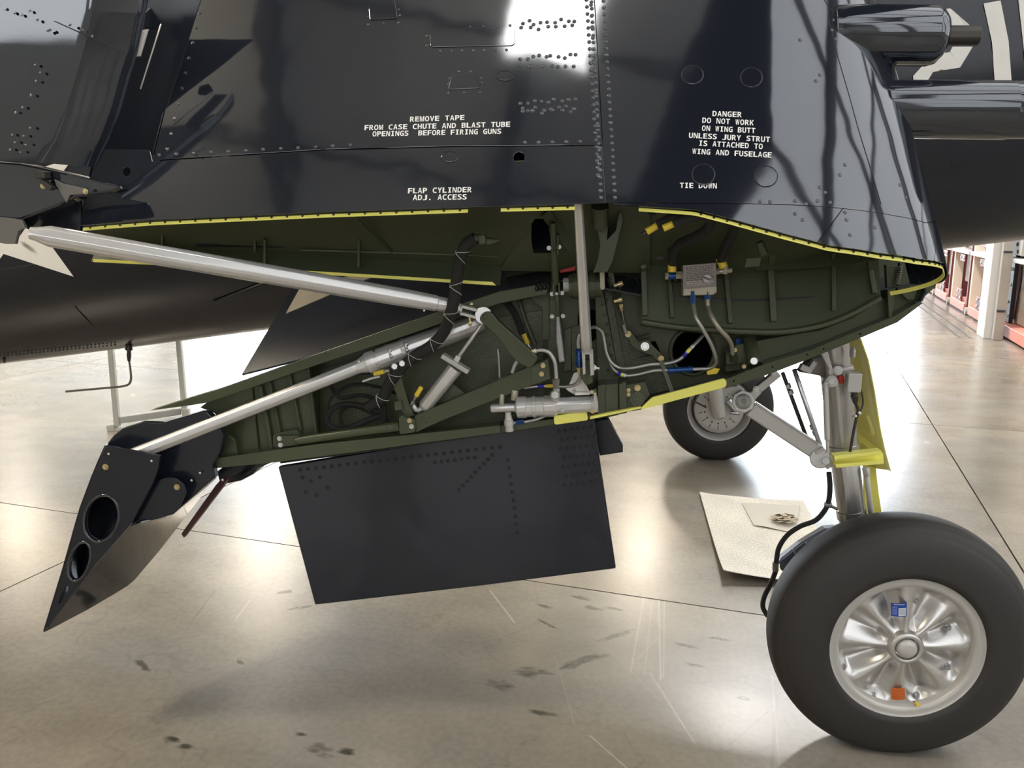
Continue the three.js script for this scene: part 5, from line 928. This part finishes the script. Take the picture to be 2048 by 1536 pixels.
// ---------------------------------------------------------------- FAR WHEEL
const farw = group('far_wheel', plane, 'far main wheel seen from its brake side');
{
  const WZ = -3.5, c = at(1434, 838, WZ), R = .395, hw = .11, cx = c.x, cy = R - .01, rim = .235;
  const T = g => g.translate(cx, cy, WZ);
  mesh('tyre', T(flatten(tyreGeo(R, hw, rim, 0, cy), -cy + .0005)), M.rubber, farw);
  const zf = hw * .86, ring = (p, n = 64) => T(new THREE.LatheGeometry(p.map(q => new THREE.Vector2(q[0], q[1])).reverse(), n).rotateX(Math.PI / 2));
  mesh('rim', ring([[.19, zf - .06], [.21, zf - .02], [.222, zf + .003], [.238, zf + .006], [.242, zf - .004], [.24, zf - .03]]), M.silverPaint, farw);
  mesh('brake_drum', ring([[0, zf - .01], [.10, zf - .01], [.145, zf - .008], [.15, zf - .012], [.172, zf - .012], [.178, zf - .02], [.18, zf - .08]]), M.silverPaint, farw);
  mesh('wheel_well', ring([[.176, zf - .02], [.178, zf - .13], [.208, zf - .13], [.209, zf - .022]]), M.silverPaint, farw);
  const s = [], b = []; for (let i = 0; i < 14; i++) { const a = i / 14 * 2 * Math.PI + .2, d = V(Math.cos(a), Math.sin(a), 0), p = V(cx, cy, WZ + zf - .008); s.push(boxAlong(p.clone().addScaledVector(d, .122), p.clone().addScaledVector(d, .148), .005, .004)); b.push(dome(p.clone().addScaledVector(d, .105), .006)); }
  mesh('drum_slot_bar', s, M.gunmetal, farw); mesh('drum_bolt', b, M.gunmetal, farw);  // dark bars stand for the shade in the drum slots
  mesh('axle_leg', [lathe(at(1422, 735, WZ + .14), at(1440, 838, WZ + .14), [[0, .055], [.8, .05], [.95, .045], [1, .02]], 28), rod(V(cx, cy, WZ + .1), V(cx, cy, WZ - .05), .05)], M.silverPaint, farw);
  mesh('brake_line', tube(A([[1382, 800, WZ + .15], [1395, 806, WZ + .15], [1412, 815, WZ + .13]]), .006, 20, 8), M.gunmetal, farw);
  mesh('brake_unit', [rod(at(1455, 800, WZ + .14), at(1472, 820, WZ + .14), .03), rod(at(1460, 825, WZ + .14), at(1475, 827, WZ + .14), .012)], M.steel, farw);
}

// ================================================================ THINGS ON THE FLOOR AND BY THE WALL
{
  // absorbent pad with lifted edge, smaller sheet and rag on it
  const toW = p => p.clone().applyAxisAngle(V(0, 1, 0), ROOM);
  const F = (px, py, y = 0) => { const u = (px - 1024) / FOCAL, v = -(py - 768) / FOCAL, s = Math.sin(PITCH), c = Math.cos(PITCH), d = V(u, -s + v * c, -c - v * s); return V(0, EYE, 0).addScaledVector(d, (y - EYE) / d.y); };
  const padTex = dataTex(512, (u, v) => { const d = .92 + .06 * noise2(u * 60, v * 60) + .05 * fbm(u * 3, v * 3, 3), dot = (Math.sin(u * 170) * Math.sin(v * 170) > .5) ? -.05 : 0; return [252 * (d + dot), 246 * (d + dot), 232 * (d + dot)]; }, true);
  const padBump = dataTex(256, (u, v) => grey(.5 + .3 * Math.sin(u * 170) * Math.sin(v * 170) + .2 * noise2(u * 40, v * 40)));
  const padMat = std({ map: padTex, bumpMap: padBump, bumpScale: .002, roughness: .95 });
  const quad = (name, c, n, m, h, t, mat, label, cat) => {
    const [a, b, d, e] = c, o = a.clone().add(d).multiplyScalar(.5); o.y = 0;
    const me = mesh(name, sheet((u, v) => { const p = a.clone().lerp(b, u).lerp(e.clone().lerp(d, u), v).sub(o); p.y = h(u, v) + t; return p; }, n, m, t), mat); me.position.copy(o);
    const uv = me.geometry.attributes.uv; return tag(me, label, cat);
  };
  quad('absorbent_pad', [F(1446, 1162), F(1700, 1180), F(1606, 1003), F(1399, 990)], 24, 24, (u, v) => .0015 + .035 * Math.pow(Math.max(0, 1 - v - u * .1), 6) + .02 * Math.pow(1 - u, 6) + .002 * Math.sin(u * 9 + v * 5), .003, padMat, 'cream quilted absorbent pad lying on the floor behind the near wheel', 'mat');
  quad('paper_towel', [F(1508, 1048, .02), F(1590, 1062, .02), F(1600, 1008, .02), F(1484, 1004, .02)], 12, 12, (u, v) => .012 + .003 * Math.sin(u * 6), .002, std({ color: lin(.66, .62, .54), roughness: .95, bumpMap: castBump, bumpScale: .001 }), 'small folded paper sheet lying on the cream absorbent pad', 'paper');
  { const g = new THREE.IcosahedronGeometry(1, 4), p = g.attributes.position; for (let i = 0; i < p.count; i++) { const x = p.getX(i), y = p.getY(i), z = p.getZ(i), k = 1 + .35 * noise2(x * 2 + 5, z * 2 + y * 2) + .12 * noise2(x * 6, z * 6 + y * 3); p.setXYZ(i, x * .065 * k, Math.max(0, .5 + y * .5 * k) * .035, z * .05 * k); } g.computeVertexNormals();
    const m = mesh('crumpled_rag', g, std({ map: dataTex(128, (u, v) => { const s = fbm(u * 4, v * 4, 3) > .12 ? .3 : 1; return [205 * s, 192 * s, 168 * s]; }, true), roughness: .95 })); const f = F(1568, 1042, .018); m.position.set(f.x, .0175, f.z); tag(m, 'crumpled stained rag on the paper sheet', 'rag'); }
  // grey work stand, far left behind the flap
  const st = group('work_stand'), o = F(230, 860); st.position.set(o.x, 0, o.z); tag(st, 'pale grey tubular work stand beyond the lowered flap', 'stand');
  const gm = std({ color: lin(.46, .47, .43), roughness: .5 });
  const SP = (px, py, z) => { const u = (px - 1024) / FOCAL, v = -(py - 768) / FOCAL, s = Math.sin(PITCH), c = Math.cos(PITCH), d = V(u, -s + v * c, -c - v * s); return V(0, EYE, 0).addScaledVector(d, z / d.z).sub(st.position); };
  const z1 = o.z, z2 = o.z - .45;
  const bar = (n, a, b, w, h) => mesh(n, boxAlong(a, b, w, h), gm, st);
  bar('leg', SP(221, 690, z1), SP(235, 852, z1), .045, .045); bar('leg', SP(357, 676, z2), SP(370, 826, z2), .045, .045);
  bar('rail', SP(236, 840, z1), SP(360, 822, z2), .06, .05); bar('rail', SP(222, 862, z1), SP(275, 858, z1 + .02), .05, .05);
  bar('foot', SP(223, 848, z1), SP(230, 880, z1), .07, .07); bar('foot', SP(372, 816, z2), SP(373, 842, z2), .06, .06);
  bar('top_rail', SP(215, 660, z1), SP(362, 640, z2), .05, .05);

  // hangar door leaves standing along the right side
  const red = std({ color: lin(.17, .035, .032), roughness: .5 }), pink = std({ color: lin(.72, .27, .21), roughness: .5 }), cream = std({ color: lin(.74, .66, .56), roughness: .6 }), pale = std({ color: lin(.45, .44, .42), roughness: .6 }), whiteM = std({ color: lin(.78, .78, .78), roughness: .5 }), slate = std({ color: lin(.03, .033, .045), roughness: .5 });
  const H2 = 5.2, names = ['nearest', 'second', 'third', 'fourth', 'fifth', 'sixth'];
  const rp = (x, z) => V(x, 0, z).applyAxisAngle(V(0, 1, 0), ROOM);
  const leafZ = [-15.7, -17.6, -19.6, -21.6, -23.8];
  leafZ.forEach((z, i) => {
    const g = group('door_leaf'), p = rp(2.98, z); g.position.copy(p); g.rotation.y = ROOM;
    tag(g, `${names[i]} tall hangar door leaf behind the white column, dark red frame and pink sill`, 'hangar door');
    mesh('sill', rbox(.34, .15, 1.5, .05, .11, 0, .01), pink, g); mesh('roller', new THREE.CylinderGeometry(.07, .07, .06, 20).rotateZ(Math.PI / 2).translate(-.1, .07, .95), pale, g);
    mesh('frame_post', [rbox(.30, H2, .10, .05, H2 / 2 + .1, .82, .01), rbox(.12, H2, .26, .2, H2 / 2 + .1, .75, .01)], red, g, 'dark red steel post'); mesh('edge_post', rbox(.16, H2, .12, -.02, H2 / 2 + .1, -.82, .01), cream, g);
    mesh('panel', rbox(.06, H2 - .4, 1.3, .12, H2 / 2 + .3, 0, .01), pale, g); mesh('rail', rbox(.3, .07, 1.7, .0, 1.1, 0, .01), whiteM, g);
    mesh('panel', rbox(.05, 1.0, 1.2, .02, 1.75, 0, .01), cream, g);
    mesh('gusset', [rbox(.03, .22, .5, -.1, .30, .1, .01), rbox(.03, .13, .5, -.1, .98, .1, .01), rbox(.04, .18, .4, -.08, 1.32, .1, .01)], red, g);
    const b = []; for (const y of [.25, .36, .98, 1.32]) for (const zz of [-.05, .25]) b.push(dome(V(-.117, y, zz), .03, V(-1, 0, 0))); mesh('bolt', b, whiteM, g);
  });
  const col = group('column_box'), cp = rp(2.66, -13.5); col.position.copy(cp); col.rotation.y = ROOM; tag(col, 'tall white and grey sheet metal column box on the right', 'column');
  mesh('column_face', rbox(.12, 4, .5, -.02, 2, -.22, .01), whiteM, col); mesh('column_side', rbox(.13, 4, .12, .085, 2, .1, .01), pale, col);
  for (const y of [.42, 1.25]) mesh('latch', rbox(.11, .03, .03, .08, y, .17, .008), slate, col);
  const cab = group('door_leaf'), qp = rp(3.0, -12.8); cab.position.copy(qp); cab.rotation.y = ROOM; tag(cab, 'cream door leaf with slate blue post and orange pink sill at the right edge', 'hangar door');
  mesh('sill', rbox(.30, .16, 2.6, .02, .11, -.4, .01), pink, cab); mesh('post', rbox(.06, 4, .28, -.02, 2.2, -1.16, .01), slate, cab); mesh('panel', rbox(.06, 4, 2.5, .08, 2.2, .05, .01), cream, cab); mesh('rail', rbox(.24, .06, 2.4, -.05, 1.13, -.2, .01), whiteM, cab);
  { const b = []; for (const [y, zz] of [[.3, -1.23], [.3, -1.1], [.5, -1.16], [.75, -1.14], [.98, -1.22], [.98, -1.1]]) b.push(dome(V(-.052, y, zz), .025, V(-1, 0, 0))); mesh('bolt', b, whiteM, cab); }
  mesh('cable', tube([V(-.0, 1.05, -.85), V(.02, .8, -.88), V(.02, .5, -.97), V(.02, .26, -1.0)], .012, 30, 8), slate, cab);
  mesh('control_box', rbox(.2, .5, .7, -.02, 1.45, -.75, .01), pale, cab); mesh('knob', [dome(V(-.12, 1.35, -.7), .03, V(-1, 0, 0)), dome(V(-.12, 1.25, -.62), .03, V(-1, 0, 0))], slate, cab);
  // floor rails of the doors
  for (const x of [2.28, 2.42, 2.62]) { const m = mesh('door_rail', rbox(.03, .006, 12, 0, .002, 0, .001), std({ color: lin(.08, .078, .075), roughness: .7 })); const q = rp(x, -19.5); m.position.copy(q); m.rotation.y = ROOM; tag(m, ['left', 'middle', 'right'][[2.28, 2.42, 2.62].indexOf(x)] + ' steel door rail let into the floor beside the door leaves', 'rail'); }
}
renderer.render(scene, camera);
